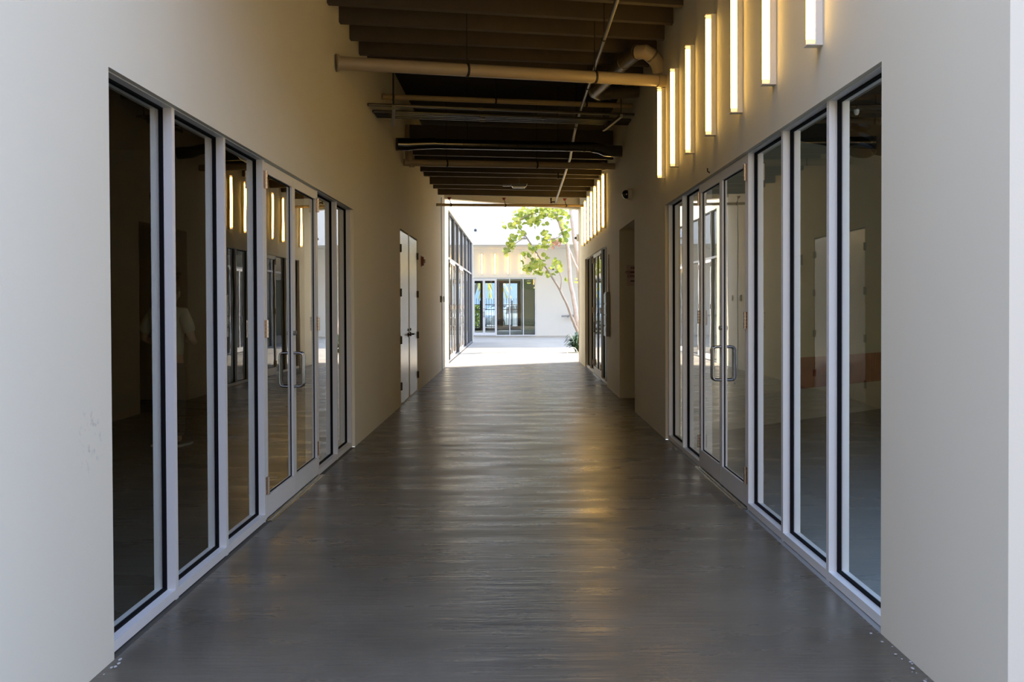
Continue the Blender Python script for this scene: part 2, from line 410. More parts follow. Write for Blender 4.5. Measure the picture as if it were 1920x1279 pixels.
# right hand shop
r1 = MB()
cA = Vector((WR + 0.20, 11.80, 0)); cB = Vector((8.0, 17.2, 0))
d1 = (cB - cA)
base = hit_z(1504, 787, 0)
struct_pts = (cA, cB)
slant(r1, cA, cB, 0.15, 0.83, 4.2); slant(r1, (8.0, 6.4), (8.0, 17.3), 0.15, 0, 4.2, -1)
r2 = MB(); slant(r2, cA, cB, 0.13, 0, 0.41)
struct('baseboard_shop_right', r2, M['plaster'], 'pale low band at the foot of the wall inside the right shop', 'wall base')
cR = cA.lerp(cB, (3.72 - cA.x) / (cB.x - cA.x))
slant(r1, cA, cR, 0.15, 0.40, 0.84)
r3 = MB()
tw = Vector((cB - cA)).normalized(); nw_ = Vector((-tw.y, tw.x, 0)); k = 0; q = cR.copy(); rr_ = random.Random(5)
while q.x < cB.x - 0.3:
    q2 = q + tw * rr_.uniform(0.12, 0.3)
    slant(r3, q + nw_ * 0.02, q2 + nw_ * rr_.uniform(0.015, 0.03), 0.06, 0.395 - rr_.uniform(0, 0.03) - (0.05 if rr_.random() < 0.15 else 0), 0.835)
    q = q2
struct('wall_shop_right', r1, M['wall_room'], 'grey-green back wall of the empty shop behind the right glass', 'wall')
struct('trim_1', r3, M['pink'], 'strip of torn red backing exposed on the wall inside the right shop', 'wall strip')
r4 = MB().prism([(WR + 0.2, 4.0), (8.0, 6.4), (8.0, 17.2), (WR + 0.2, 11.9)], 3.7, 3.9)
struct('ceiling_shop_right', r4, M['room_ceiling'], 'dark ceiling of the empty shop behind the right glass', 'ceiling')
# left hand shop (unlit)
l1 = MB()
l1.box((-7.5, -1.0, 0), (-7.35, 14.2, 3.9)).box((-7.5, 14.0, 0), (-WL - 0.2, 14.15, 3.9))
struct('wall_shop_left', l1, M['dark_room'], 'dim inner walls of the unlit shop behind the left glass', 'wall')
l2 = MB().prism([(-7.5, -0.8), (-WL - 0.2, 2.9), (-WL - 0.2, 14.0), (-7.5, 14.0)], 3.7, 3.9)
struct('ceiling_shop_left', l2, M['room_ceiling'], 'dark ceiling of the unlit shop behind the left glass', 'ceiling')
# floors
fl = MB().prism([(-WL, Y_EL - 0.2), (WR, Y_ER - 0.2), (WR, 20), (WR, -14), (14, -14), (-14, -14), (-WL, -14)][0:0] or
                [(-WL - 0.0, Y_EL - 0.4), (-WL, -12), (WR, -12), (WR, Y_ER - 0.4)], -0.12, 0.0)
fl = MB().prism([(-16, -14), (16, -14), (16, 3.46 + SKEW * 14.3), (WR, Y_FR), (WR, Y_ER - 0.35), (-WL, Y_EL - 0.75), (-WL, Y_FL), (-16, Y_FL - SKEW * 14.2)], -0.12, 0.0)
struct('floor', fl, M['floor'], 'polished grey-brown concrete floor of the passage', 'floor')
fs = MB()
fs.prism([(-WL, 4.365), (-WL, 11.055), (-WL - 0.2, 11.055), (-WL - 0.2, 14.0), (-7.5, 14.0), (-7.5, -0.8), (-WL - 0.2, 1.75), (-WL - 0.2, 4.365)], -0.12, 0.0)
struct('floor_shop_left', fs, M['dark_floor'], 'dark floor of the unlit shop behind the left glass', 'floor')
fs = MB()
fs.prism([(WR, 4.60), (WR + 0.2, 4.60), (WR + 0.2, Y_FR + 0.2), (8.0, 6.4), (8.0, 17.2), (WR + 0.2, 11.8), (WR + 0.2, 11.55), (WR, 11.55)], -0.12, 0.0)
struct('floor_shop_right', fs, M['room_floor'], 'grey concrete floor of the empty shop behind the right glass', 'floor')
fs = MB().prism([(WR, NI[0]), (WR + 1.9, NI[0]), (WR + 1.9, NI[1]), (WR, NI[1])], -0.12, 0.0)
struct('floor_alcove', fs, M['floor'], 'dark floor of the recess in the right wall', 'floor')
fc = MB().prism([(-WL, Y_EL - 0.73), (WR, Y_ER - 0.33), (14, Y_ER - 0.33), (14, 60.0), (-12, 60.0), (-12, 42), (-WL, 42)], -0.12, 0.0)
struct('floor_courtyard', fc, M['floor_out'], 'pale sunlit concrete paving of the courtyard beyond the passage', 'floor')
st = MB().prism([(-40, 60), (40, 60), (40, 130), (-40, 130)], -0.15, -0.03)
struct('floor_street', st, M['asphalt'], 'grey street surface seen through the far glass doors', 'street')
# roof over the passage
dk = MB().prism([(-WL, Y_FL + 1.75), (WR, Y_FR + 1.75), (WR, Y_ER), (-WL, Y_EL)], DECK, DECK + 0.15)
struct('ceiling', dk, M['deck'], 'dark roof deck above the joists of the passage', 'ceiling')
rf = MB().prism([(-12, Y_FL - SKEW * 10), (-WL - 0.2, Y_FL), (-WL - 0.2, Y_FL + 1.75), (WR + 0.2, Y_FR + 1.75), (WR + 0.2, Y_FR), (14, Y_FR + SKEW * 12), (14, Y_ER), (WR + 0.2, Y_ER), (-WL - 0.2, Y_EL), (-12, Y_EL)], TOPF, TOPF + 0.2)
struct('ceiling_roof', rf, M['wall_out'], 'flat roof of the building over the passage', 'roof')
# courtyard: building over the far mouth, back building
A = left(836, 377); B = right(1087.5, 391)
uw = MB()
def quad_beam(p, q, depth, z1, mb):
    p = Vector(p); q = Vector(q); n = Vector((0, depth, 0))
    return mb.hexa([p, q, q + n, p + n, (p.x, p.y, z1), (q.x, q.y, z1), (q.x, q.y + depth, z1), (p.x, p.y + depth, z1)])
quad_beam((-WL, Y_EL - 0.3, A.z), (WR, Y_ER - 0.3, B.z), 0.3, TOP, uw)
struct('wall_far_end', uw, M['wall_court'], 'white beam and wall above the far mouth of the passage', 'wall')
cw = MB(); cw.box((WR + 0.2, Y_ER - 0.2, 0), (14, Y_ER, TOP))
struct('wall_courtyard_near', cw, M['wall_court'], 'white courtyard wall to the right of the far mouth', 'wall')
YB = 50.0
BX0, BX1 = hit_y(886, 600, YB).x, hit_y(1005, 600, YB).x
ZB = hit_y(950, 521, YB).z
bw = MB()
panels(bw, 0, -12, 9, 0, 5.2, [(BX0, BX1, -1, ZB)], P_back(YB), 0, 0.2)
struct('wall_back', bw, M['wall_court'], 'white ground floor wall across the end of the courtyard', 'wall')
ub = MB(); YU = 46.2; ZU = hit_y(985, 458.5, YU).z
ub.box((-12, YU, ZU), (9, YU + 0.3, 12)).box((-12, YU + 0.3, ZU + 0.02), (9, YB + 0.2, ZU + 0.25))
struct('wall_back_upper', ub, M['wall_court'], 'bright overhanging upper wall at the end of the courtyard', 'wall')
rc = MB(); rc.box((10.5, 34.0, 0), (11, 51, 9.0)).box((7.0, Y_ER + 0.5, 0), (7.01, Y_ER + 0.51, 0.02))
rc = MB().box((10.5, 44.0, 0), (16, 62, 13.0))  # added out of view, sized so its shadow falls on the far paving
struct('wall_shade_block', rc, M['wall_court'], 'unseen white block added right of the courtyard to shade its far floor', 'wall')
# room behind the far glass
br = MB()
br.box((-12, YB + 10, 2.95), (9, YB + 10.2, 5.2)).box((hit_y(977, 600, 60).x, YB + 10, 0), (9, YB + 10.2, 2.95)).box((hit_y(983, 600, 56).x + 1.0, YB + 0.2, 0), (hit_y(983, 600, 56).x + 1.2, YB + 10, 2.95))
br.box((-4.2, YB + 0.2, 0), (-4.0, YB + 10, 2.95))
struct('wall_lobby', br, M['wall_room'], 'grey-green inner walls of the lobby behind the far glass', 'wall')
bc = MB().box((-12, YB + 0.2, 2.95), (9, YB + 10, 3.1))
struct('ceiling_lobby', bc, M['wall_room'], 'ceiling of the lobby behind the far glass', 'ceiling')

# ------------------------------------------------------------------ shopfronts and glass doors
MW, MD = 0.0445, 0.114           # mullion face and depth
def mullion(mb, P, u0, u1, d0, d1, z0, z1): return mb.box(P(u0, d0, z0), P(u1, d1, z1))
def ring(mb, P, u0, u1, z0, z1, w, d0, d1):
    mb.box(P(u0, d0, z0), P(u0 + w, d1, z1)).box(P(u1 - w, d0, z0), P(u1, d1, z1))
    mb.box(P(u0 + w, d0, z0), P(u1 - w, d1, z0 + w)).box(P(u0 + w, d0, z1 - w), P(u1 - w, d1, z1))
    return mb
def shopfront(name, label, P, d, u0, u1, zt, muls, doors, frame='alu', sill=0.055, transom=None):
    """muls: near edges of the mullions (u); doors: list of (u0, u1) without sill or fixed glass"""
    loc = P((u0 + u1) / 2, d + MD / 2, 0)
    t = thing(name, label, 'window', loc, None, 'structure')
    hz = 0.045
    obj('head_rail', MB().box(P(u0, d, zt), P(u1, d + MD, zt + hz)), M[frame], t)
    us = sorted(set([u0, u1 - MW] + muls))
    for u in us: obj('mullion', MB().box(P(u, d, 0.0), P(u + MW, d + MD, zt)), M[frame], t)
    for a, b in zip(us[:-1], us[1:]):
        g0, g1 = a + MW, b
        if any(abs(g0 - q[0]) < 0.08 for q in doors):
            zl = [(transom + 0.03, zt)] if transom else []
        else:
            obj('sill', MB().box(P(g0, d, 0.006), P(g1, d + MD, sill)), M[frame], t)
            zl = [(sill, zt)] if not transom else [(sill, transom - 0.03), (transom + 0.03, zt)]
        if transom: obj('transom', MB().box(P(g0, d, transom - 0.03), P(g1, d + MD, transom + 0.03)), M[frame], t)
        for z0, z1 in zl:
            obj('gasket', ring(MB(), P, g0, g1, z0, z1, 0.010, d + 0.045, d + 0.0715), M['black'], t)
            obj('glass_pane', MB().box(P(g0 + 0.004, d + 0.056, z0 + 0.004), P(g1 - 0.004, d + 0.062, z1 - 0.004)), M['glass'], t)
    return t
def d_pull(P, u, d0, sgn, z0, z1, r=0.0115):
    """a bent bar pull handle standing off the door at depth d0, towards -sgn"""
    off = 0.072 * sgn; pts = []; R = 0.028
    pts.append((u, d0, z1))
    for k in range(6):
        a = k / 5 * PI / 2
        pts.append((u, d0 + off - math.copysign(R, off) + math.copysign(R, off) * math.sin(a), z1 - R + R * math.cos(a)))
    for k in range(6):
        a = k / 5 * PI / 2
        pts.append((u, d0 + off - math.copysign(R, off) + math.copysign(R, off) * math.cos(a), z0 + R - R * math.sin(a)))
    pts.append((u, d0, z0))
    return MB().tube([P(*p) for p in pts], r, 12)
def glass_door(name, label, P, d, u0, u1, zt, hinge_at, handle_mat='steel', inner_mat=None, frame='alu', hz=(0.95, 1.18), hinges=True, lock=True, zb=0.02):
    loc = P((u0 + u1) / 2, d + 0.02, zb)
    t = thing(name, label, 'door', loc, None, 'structure')
    g = 0.003; a, b = u0 + g, u1 - g; z0, z1 = zb, zt - 0.004; dt = 0.045
    sw, tr, br_ = 0.052, 0.078, 0.155
    fm = MB()
    fm.box(P(a, d, z0), P(a + sw, d + dt, z1)).box(P(b - sw, d, z0), P(b, d + dt, z1))
    fm.box(P(a + sw, d, z0), P(b - sw, d + dt, z0 + br_)).box(P(a + sw, d, z1 - tr), P(b - sw, d + dt, z1))
    obj('leaf_frame', fm, M[frame], t)
    G = (a + sw, b - sw, z0 + br_, z1 - tr)
    obj('gasket', ring(MB(), P, *G, 0.006, d + 0.016, d + 0.030), M['black'], t)
    obj('glass_pane', MB().box(P(G[0] + 0.003, d + 0.020, G[2] + 0.003), P(G[1] - 0.003, d + 0.026, G[3] - 0.003)), M['glass'], t)
    meet = b - sw / 2 if hinge_at == 'low' else a + sw / 2
    o1 = obj('pull_handle', d_pull(P, meet, d, -1, *hz), M[handle_mat], t, True)
    o2 = obj('pull_handle', d_pull(P, meet, d + dt, 1, *hz), M[inner_mat or handle_mat], t, True)
    if inner_mat: o2['label'] = 'blue wrapped handle on the inner side'
    if lock:
        obj('lock_cylinder', MB().lathe(P(meet, d + 0.001, hz[1] + 0.16), Vector(P(0, -1, 0)) - Vector(P(0, 0, 0)), [(0, 0.019), (0.008, 0.019), (0.012, 0.014), (0.012, 0.001)], 16), M['steel'], t, True)
    if hinges:
        hu = a - 0.002 if hinge_at == 'low' else b + 0.002
        s = -1 if hinge_at == 'low' else 1
        for zc in (0.255, zt / 2 + 0.09, zt - 0.135):
            h = MB()
            for k in range(5):
                q = zc - 0.0635 + k * 0.0254
                h.tube([P(hu, d - 0.013, q + 0.0012), P(hu, d - 0.013, q + 0.0242)], 0.0115, 12)
            h.box(P(hu - s * 0.001, d - 0.004, zc - 0.0635), P(hu - s * 0.034, d - 0.0005, zc + 0.0635))
            h.box(P(hu + s * 0.001, d - 0.004, zc - 0.0635), P(hu + s * 0.030, d - 0.0005, zc + 0.0635))
            obj('hinge', h, M['hinge'], t, True)
    return t
def threshold(name, label, P, d, u0, u1):
    mb = MB().box(P(u0, d - 0.045, 0.0), P(u1, d + 0.05, 0.006)).box(P(u0, d - 0.042, 0.006), P(u1, d - 0.024, 0.013)).box(P(u0, d - 0.012, 0.006), P(u1, d + 0.045, 0.015))
    return tag(obj(name, mb, M['steel'], None), label, 'threshold', None, 'structure')

# left shopfront
dl = REC
shopfront('window_1', 'aluminium shopfront glazing with dark shop behind, along the left wall near the camera', P_left, dl, 4.372, 11.05, HL - 0.005,
          [5.315, 6.25, 7.215, 9.16, 10.152], [(7.26, 9.16)])
glass_door('door_1', 'nearer leaf of the glass double door in the left shopfront', P_left, dl, 7.262, 8.210, HL - 0.005, 'low', hz=(0.895, 1.165))
glass_door('door_2', 'farther leaf of the glass double door in the left shopfront', P_left, dl, 8.210, 9.158, HL - 0.005, 'high', hz=(0.895, 1.165))
threshold('trim_2', 'metal threshold strip under the left glass double door', P_left, dl, 7.23, 9.19)
# right shopfront
shopfront('window_2', 'aluminium shopfront glazing of the empty grey shop, along the right wall near the camera', P_right, dl, 4.605, 11.545, HR - 0.005,
          [5.618, 6.584, 7.57, 9.553, 10.535], [(7.615, 9.553)])
glass_door('door_3', 'nearer leaf of the glass double door in the right shopfront, blue wrapped inner handle', P_right, dl, 7.617, 8.584, HR - 0.005, 'low', inner_mat='blue_steel', hz=(0.905, 1.185))
glass_door('door_4', 'farther leaf of the glass double door in the right shopfront', P_right, dl, 8.584, 9.551, HR - 0.005, 'high', hz=(0.905, 1.185))
threshold('trim_3', 'bright metal threshold strip under the right glass double door', P_right, dl, 7.585, 9.58)
# far shopfront on the right, past the recess
a0, a1 = FD[0] - 0.02, FD[1] + 0.02
shopfront('window_3', 'dark framed shopfront on the right wall near the far mouth of the passage', P_right, dl, a0, a1, 2.655,
          [a0 + 0.75, 20.60, 22.64, 23.7], [(20.645, 22.64)])
glass_door('door_5', 'nearer glass door leaf of the far shopfront on the right wall', P_right, dl, 20.647, 21.642, 2.655, 'low')
glass_door('door_6', 'farther glass door leaf of the far shopfront on the right wall', P_right, dl, 21.642, 22.638, 2.655, 'high')
threshold('trim_4', 'metal threshold strip under the far right glass door', P_right, dl, 20.62, 22.66)
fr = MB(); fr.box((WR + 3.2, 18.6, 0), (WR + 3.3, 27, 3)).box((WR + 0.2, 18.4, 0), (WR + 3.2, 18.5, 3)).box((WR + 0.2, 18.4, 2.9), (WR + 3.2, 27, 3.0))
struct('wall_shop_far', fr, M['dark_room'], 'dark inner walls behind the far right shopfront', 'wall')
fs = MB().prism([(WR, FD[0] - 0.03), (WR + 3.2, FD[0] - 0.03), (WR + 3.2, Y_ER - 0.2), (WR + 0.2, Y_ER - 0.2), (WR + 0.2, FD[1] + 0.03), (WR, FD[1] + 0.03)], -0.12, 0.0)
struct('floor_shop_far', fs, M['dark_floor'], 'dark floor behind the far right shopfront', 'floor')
# tall courtyard glazing on the left
gm = [left(x, 600).y for x in (846, 855.5, 863, 870.5, 877, 883)]
g0, g1 = GL[0] - 0.04, GL[1] + 0.04
doors_c = [(gm[0] + MW, gm[1]), (gm[2] + MW, gm[3])]
shopfront('window_4', 'double height dark glazing on the left side of the sunlit courtyard', P_left, dl, g0, g1, 4.055, gm, doors_c, 'alu_shade', transom=2.80)
dn = 7
for k, (q0, q1) in enumerate(doors_c):
    m = (q0 + q1) / 2
    nm = 'first' if k == 0 else 'second'
    glass_door('door_%d' % dn, 'nearer leaf of the %s glass double door in the courtyard glazing' % nm, P_left, dl, q0 + 0.002, m, 2.77, 'low'); dn += 1
    glass_door('door_%d' % dn, 'farther leaf of the %s glass double door in the courtyard glazing' % nm, P_left, dl, m, q1 - 0.002, 2.77, 'high'); dn += 1
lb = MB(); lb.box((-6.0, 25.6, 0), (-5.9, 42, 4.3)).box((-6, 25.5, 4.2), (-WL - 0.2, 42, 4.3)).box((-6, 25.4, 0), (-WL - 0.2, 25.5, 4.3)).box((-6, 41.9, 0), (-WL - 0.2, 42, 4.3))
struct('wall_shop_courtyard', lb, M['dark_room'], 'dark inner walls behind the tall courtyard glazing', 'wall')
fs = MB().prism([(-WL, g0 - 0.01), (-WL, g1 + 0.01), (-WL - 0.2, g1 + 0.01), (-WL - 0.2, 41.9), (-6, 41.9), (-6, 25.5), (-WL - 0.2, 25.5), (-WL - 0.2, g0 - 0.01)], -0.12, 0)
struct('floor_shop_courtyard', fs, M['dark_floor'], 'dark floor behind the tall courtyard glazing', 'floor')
# back glazing
PB = P_back(YB)
def bx(x): return hit_y(x, 600, YB).x
bm_ = [bx(930), bx(955), bx(980.5)]
shopfront('window_5', 'aluminium shopfront at the end of the courtyard, seen straight on', PB, 0.03, BX0 + 0.005, BX1 - 0.005, ZB - 0.06, bm_, [(BX0 + 0.05, bm_[0])])
glass_door('door_%d' % dn, 'left leaf of the glass double door at the end of the courtyard', PB, 0.03, BX0 + 0.05, bx(907.5), ZB - 0.06, 'low', hinges=False); dn += 1
glass_door('door_%d' % dn, 'right leaf of the glass double door at the end of the courtyard', PB, 0.03, bx(907.5), bm_[0] - 0.002, ZB - 0.06, 'high', hinges=False); dn += 1
# street side of the lobby: black framed glazing and door
PF = P_back(YB + 10)
def fx(x): return hit_y(x, 600, YB + 10).x
t = thing('window_6', 'black framed street side glazing seen through the end doors', 'window', (fx(905), YB + 10, 0), None, 'structure')
zt = 2.95
for a, b in ((860, 866), (901, 909), (928.5, 935)):
    obj('mullion', MB().box(PF(fx(a), 0.02, 0), PF(fx(b), 0.12, zt)), M['black_frame'], t)
for a, b in ((866, 901), (909, 928.5)):
    obj('bottom_rail', MB().box(PF(fx(a), 0.03, 0), PF(fx(b), 0.11, 0.17)), M['black_frame'], t)
    obj('head_rail', MB().box(PF(fx(a), 0.03, 2.82), PF(fx(b), 0.11, zt)), M['black_frame'], t)
    obj('glass_pane', MB().box(PF(fx(a), 0.06, 0.17), PF(fx(b), 0.068, 2.82)), M['glass'], t)
t = thing('door_%d' % dn, 'black framed glass street door seen through the end glazing', 'door', (fx(956), YB + 10, 0), None, 'structure')
a, b, c, d_ = fx(935.2), fx(943.7), fx(970), fx(976.8)
fm = MB().box(PF(a, 0.03, 0.02), PF(b, 0.1, zt)).box(PF(c, 0.03, 0.02), PF(d_, 0.1, zt)).box(PF(b, 0.03, 0.02), PF(c, 0.1, 0.24)).box(PF(b, 0.03, 2.80), PF(c, 0.1, zt))
obj('leaf_frame', fm, M['black_frame'], t)
obj('glass_pane', MB().box(PF(b, 0.06, 0.24), PF(c, 0.068, 2.80)), M['glass'], t)
ex = tag(obj('exit_sign', MB().box(PF(fx(936), -0.06, 2.86), PF(fx(945), 0.0, 2.99)), M['red'], None), 'small red sign plate above the black framed street door', 'sign')

# ------------------------------------------------------------------ metal service doors in the left wall
ym = left(767.5, 600).y
def metal_door(name, label, u0, u1, hinge_at):
    t = thing(name, label, 'door', P_left((u0 + u1) / 2, 0.03, 0.02), None, 'structure')
    obj('leaf', MB().box(P_left(u0 + 0.03, 0.006, 0.025), P_left(u1 - 0.03, 0.05, 2.695)), M['door_paint'], t, bevel=0.004)
    hu = u0 + 0.012 if hinge_at == 'low' else u1 - 0.012
    for zc in (0.30, 1.01, 1.74, 2.42):
        h = MB().tube([P_left(hu, -0.012, zc - 0.06), P_left(hu, -0.012, zc + 0.06)], 0.012, 12)
        h.box(P_left(hu - 0.06, -0.006, zc - 0.06), P_left(hu + 0.06, 0.005, zc + 0.06))
        obj('hinge', h, M['bronze'], t)
    lu = u1 - 0.13 if hinge_at == 'low' else u0 + 0.13
    s = -1 if hinge_at == 'low' else 1
    h = MB().lathe(P_left(lu, 0.007, 1.06), (1, 0, 0), [(0, 0.035), (0.012, 0.035), (0.014, 0.014), (0.06, 0.014)], 16)
    h.tube([P_left(lu, -0.045, 1.06), P_left(lu + s * 0.06, -0.052, 1.06), P_left(lu + s * 0.14, -0.050, 1.058)], [0.013, 0.012, 0.010], 10)
    h.box(P_left(lu - 0.02, 0.006, 1.12), P_left(lu + 0.02, -0.006, 1.16))
    obj('lever_handle', h, M['iron'], t)
    return t
metal_door('door_%d' % (dn + 1), 'nearer leaf of the white metal double door in the left wall', ML[0], ym - 0.03, 'low')
metal_door('door_%d' % (dn + 2), 'farther leaf of the white metal double door in the left wall', ym + 0.09, ML[1], 'high')
fm = MB().box(P_left(ML[0], 0.0, -0.03), P_left(ML[1], REC, 0.02)).box(P_left(ML[0] - 0.05, REC, -0.03), P_left(ML[1] + 0.05, 0.2, 0.02)).box(P_left(ML[0] - 0.05, 0.06, 0), P_left(ML[1] + 0.05, 0.10, 2.77)).box(P_left(ym - 0.03, 0.002, 0), P_left(ym + 0.09, 0.06, 2.72))
struct('trim_5', fm, M['offwhite'], 'frame and centre post between the white metal doors', 'door frame')
# control joint where the left wall turns bright
struct('trim_6', MB().box(P_left(left(828.2, 600).y, -0.012, 0), P_left(left(828.2, 600).y + 0.05, 0.005, 4.1)), M['grey_box'], 'grey vertical edge strip on the left wall near the far mouth', 'edge strip')
struct('trim_7', MB().box(P_right(Y_ER - 0.05, -0.012, 0), P_right(Y_ER + 0.012, 0.21, 4.1)), M['offwhite'], 'pale corner strip at the right side of the far mouth', 'edge strip')

# ------------------------------------------------------------------ joists
def joist(p, q, h, w, label, group):
    p = Vector(p); q = Vector(q); n = Vector((0, w, 0)); up = Vector((0, 0, h))
    mb = MB().hexa([p, q, q + n, p + n, p + up, q + up, q + n + up, p + n + up])
    return tag(obj('joist', mb, M['joist'], None), label, 'joist', group)
nl = [None] * 0
words = ['frontmost', 'second', 'third', 'fourth', 'fifth', 'sixth', 'seventh']
near = []
for k in range(7):
    yl = 8.27 + 0.645 * k; yr = yl + 1.37
    joist((-WL + 0.002, yl, 4.39), (WR - 0.002, yr, 4.565), 0.36, 0.09,
          '%s brown ceiling joist, counted away from the camera, above the thick pale pipe' % words[k], 'brown joists of the front ceiling')
far = [(767.7, 290, 1150, 299), (777, 306, 1139, 316), (787.7, 320.8, 1128, 328), (794.3, 330, 1123, 334.7), (805.5, 345, 1114, 349.7), (811.8, 353, 1107, 358), (820.7, 364.7, 1099.5, 370.6)]
fw = ['first brown joist behind the dark duct, half in shadow', 'second brown joist behind the dark duct, above the lower tan pipe', 'brown joist just beyond the lower tan pipe',
      'thin brown joist, second beyond the lower tan pipe', 'deep brown joist in front of the hanging lamp', 'brown joist right behind the hanging lamp', 'last brown joist before the white end beam']
for k, (xl, y_l, xr, y_r) in enumerate(far):
    a, b = left(xl, y_l), right(xr, y_r)
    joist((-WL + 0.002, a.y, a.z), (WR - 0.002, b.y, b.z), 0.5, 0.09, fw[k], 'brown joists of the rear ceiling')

# ------------------------------------------------------------------ pipes and ducts under the ceiling
def hanger(mb, p, r, top=DECK):
    p = Vector(p)
    mb.tube([(p.x, p.y, p.z + r), (p.x, p.y, top)], 0.006, 6)
def strap(mb, p, axis, r, w=0.025):
    a = Vector(axis).normalized(); p = Vector(p)
    mb.lathe(p - a * w / 2, a, [(0, r * 0.9), (0, r + 0.006), (w, r + 0.006), (w, r * 0.9)], 20)
def straight_pipe(name, label, p, q, r, mat, hang_px=(), collars=(), group=None, rod_top=DECK, hang_mat='iron'):
    p, q = Vector(p), Vector(q)
    t = thing(name, label, 'pipe', p, group)
    obj('pipe', MB().tube([p, q], r, 24), M[mat], t, True)
    for f in hang_px:
        c = p.lerp(q, f); mb = MB(); strap(mb, c, q - p, r); hanger(mb, c, r, rod_top)
        obj('hanger', mb, M[hang_mat], t)
    for f, w, e_ in collars:
        c = p.lerp(q, f); mb = MB(); strap(mb, c, q - p, r + e_, w); obj('collar', mb, M[mat], t)
    return t
A, B = left(629, 118), right(1249, 152)
A.x += 0.002; B.x -= 0.002
straight_pipe('hanging_pipe', 'thick pale drain pipe crossing under the front joists', A, B, 0.066, 'pipe_white', (0.365, 0.76), ((0.004, 0.02, 0.016), (0.975, 0.06, 0.008)))
A, B = left(716, 181), right(1186, 199)
straight_pipe('hanging_pipe', 'thin tan pipe crossing in the dark behind the thick pale pipe', A + Vector((.002, 0, 0)), B - Vector((.002, 0, 0)), 0.036, 'pipe_tan', (0.04, 0.43, 0.80))
A, B = left(757, 305), right(1153, 312)
p5 = straight_pipe('hanging_pipe', 'lower tan drain pipe with an elbow, in front of the rear joists', A + Vector((.002, 0, 0)), B - Vector((.002, 0, 0)), 0.056, 'pipe_white', (0.19, 0.61), ((0.035, 0.07, 0.01), (0.94, 0.05, 0.01)))
c = A.lerp(B, 0.02)
pts = [c + Vector((0.02, 0, 0.0)), c + Vector((0.01, 0.0, 0.10)), c + Vector((0.0, 0.04, 0.22)), c + Vector((-0.05, 0.15, 0.36)), c + Vector((-0.08, 0.3, 0.62))]
obj('elbow', MB().tube(pts, 0.062, 20), M['pipe_white'], p5, True)
A, B = left(818, 384), right(1099, 386)
p6 = straight_pipe('hanging_pipe', 'thin tan sprinkler pipe hung across the bright far mouth', A + Vector((.002, 0, 0)), B - Vector((.002, 0, 0)), 0.032, 'pipe_tan')
for f in (0.09, 0.44, 0.855):
    c = A.lerp(B, f)
    mb = MB(); strap(mb, c, B - A, 0.032, 0.03); mb.tube([c + Vector((0, 0, 0.03)), c + Vector((-0.03, -0.05, 0.16))], 0.008, 6)
    o = obj('hanger', mb, M['iron'], p6)
    mb = MB().lathe(c + Vector((-0.03, -0.05, 0.115)), (0, 0, 1), [(0, 0.02), (0.04, 0.045), (0.05, 0.045)], 10); r_ = obj('clamp', mb, M['red'], o)
# sprinkler line running along the passage
SPL = [Vector(v) for v in ((0.92, 8.0, 4.29), (0.92, 15.0, 4.275), (0.925, 16.1, 4.2), (0.93, 17.2, 4.03), (0.945, 24.1, 3.955))]
S0, S1 = SPL[0], SPL[-1]
def spl(f):
    y = 8.0 + 16.1 * f
    for a_, b_ in zip(SPL[:-1], SPL[1:]):
        if y <= b_.y + 1e-6: return a_.lerp(b_, (y - a_.y) / (b_.y - a_.y))
sp = thing('sprinkler_pipe', 'thin bright sprinkler pipe running along the length of the ceiling', 'pipe', S0)
obj('pipe', MB().tube(SPL, 0.021, 14), M['galv'], sp, True)
for f in (0.155, 0.30, 0.46):
    c = spl(f); mb = MB(); strap(mb, c, S1 - S0, 0.021, 0.03); hanger(mb, c, 0.02); obj('hanger', mb, M['iron'], sp)
for f in (0.72, 0.985):
    c = spl(f); mb = MB().tube([c, c + Vector((-0.10, 0, 0))], 0.016, 10).lathe(c + Vector((-0.11, 0, -0.03)), (0, 0, 1), [(0, 0.03), (0.02, 0.012), (0.06, 0.016), (0.11, 0.022), (0.13, 0.008)], 12)
    obj('sprinkler_head', mb, M['iron'], sp)
# insulated duct: out of the right wall, over and away, back into the wall
pts = [Vector((WR - 0.03, 11.78, 4.25)), Vector((1.645, 11.74, 4.33)), Vector((1.57, 11.68, 4.40)), Vector((1.49, 11.66, 4.44)), Vector((1.41, 11.72, 4.45)),
       Vector((1.30, 12.1, 4.43)), Vector((1.12, 13.1, 4.38)), Vector((1.06, 13.35, 4.37)), Vector((1.06, 13.55, 4.38)), Vector((1.14, 13.75, 4.39)), Vector((1.28, 13.82, 4.42)), Vector((WR - 0.02, 14.0, 4.48))]
dt = thing('hanging_duct', 'foil wrapped elbow duct bending out of the right wall by the lamps', 'duct', pts[0])
obj('elbow', MB().tube(pts[:5], 0.085, 20), M['pipe_white'], dt, True)
obj('duct_run', MB().tube(pts[4:8], 0.085, 20), M['foil'], dt, True)
obj('elbow', MB().tube(pts[7:], 0.085, 20), M['foil'], dt, True)
for i in (2, 4, 5, 10):
    mb = MB(); a_ = pts[i + 1] - pts[i - 1] if i < 11 else pts[i] - pts[i - 1]; strap(mb, pts[i], a_, 0.086, 0.02); obj('band', mb, M['foil'], dt)
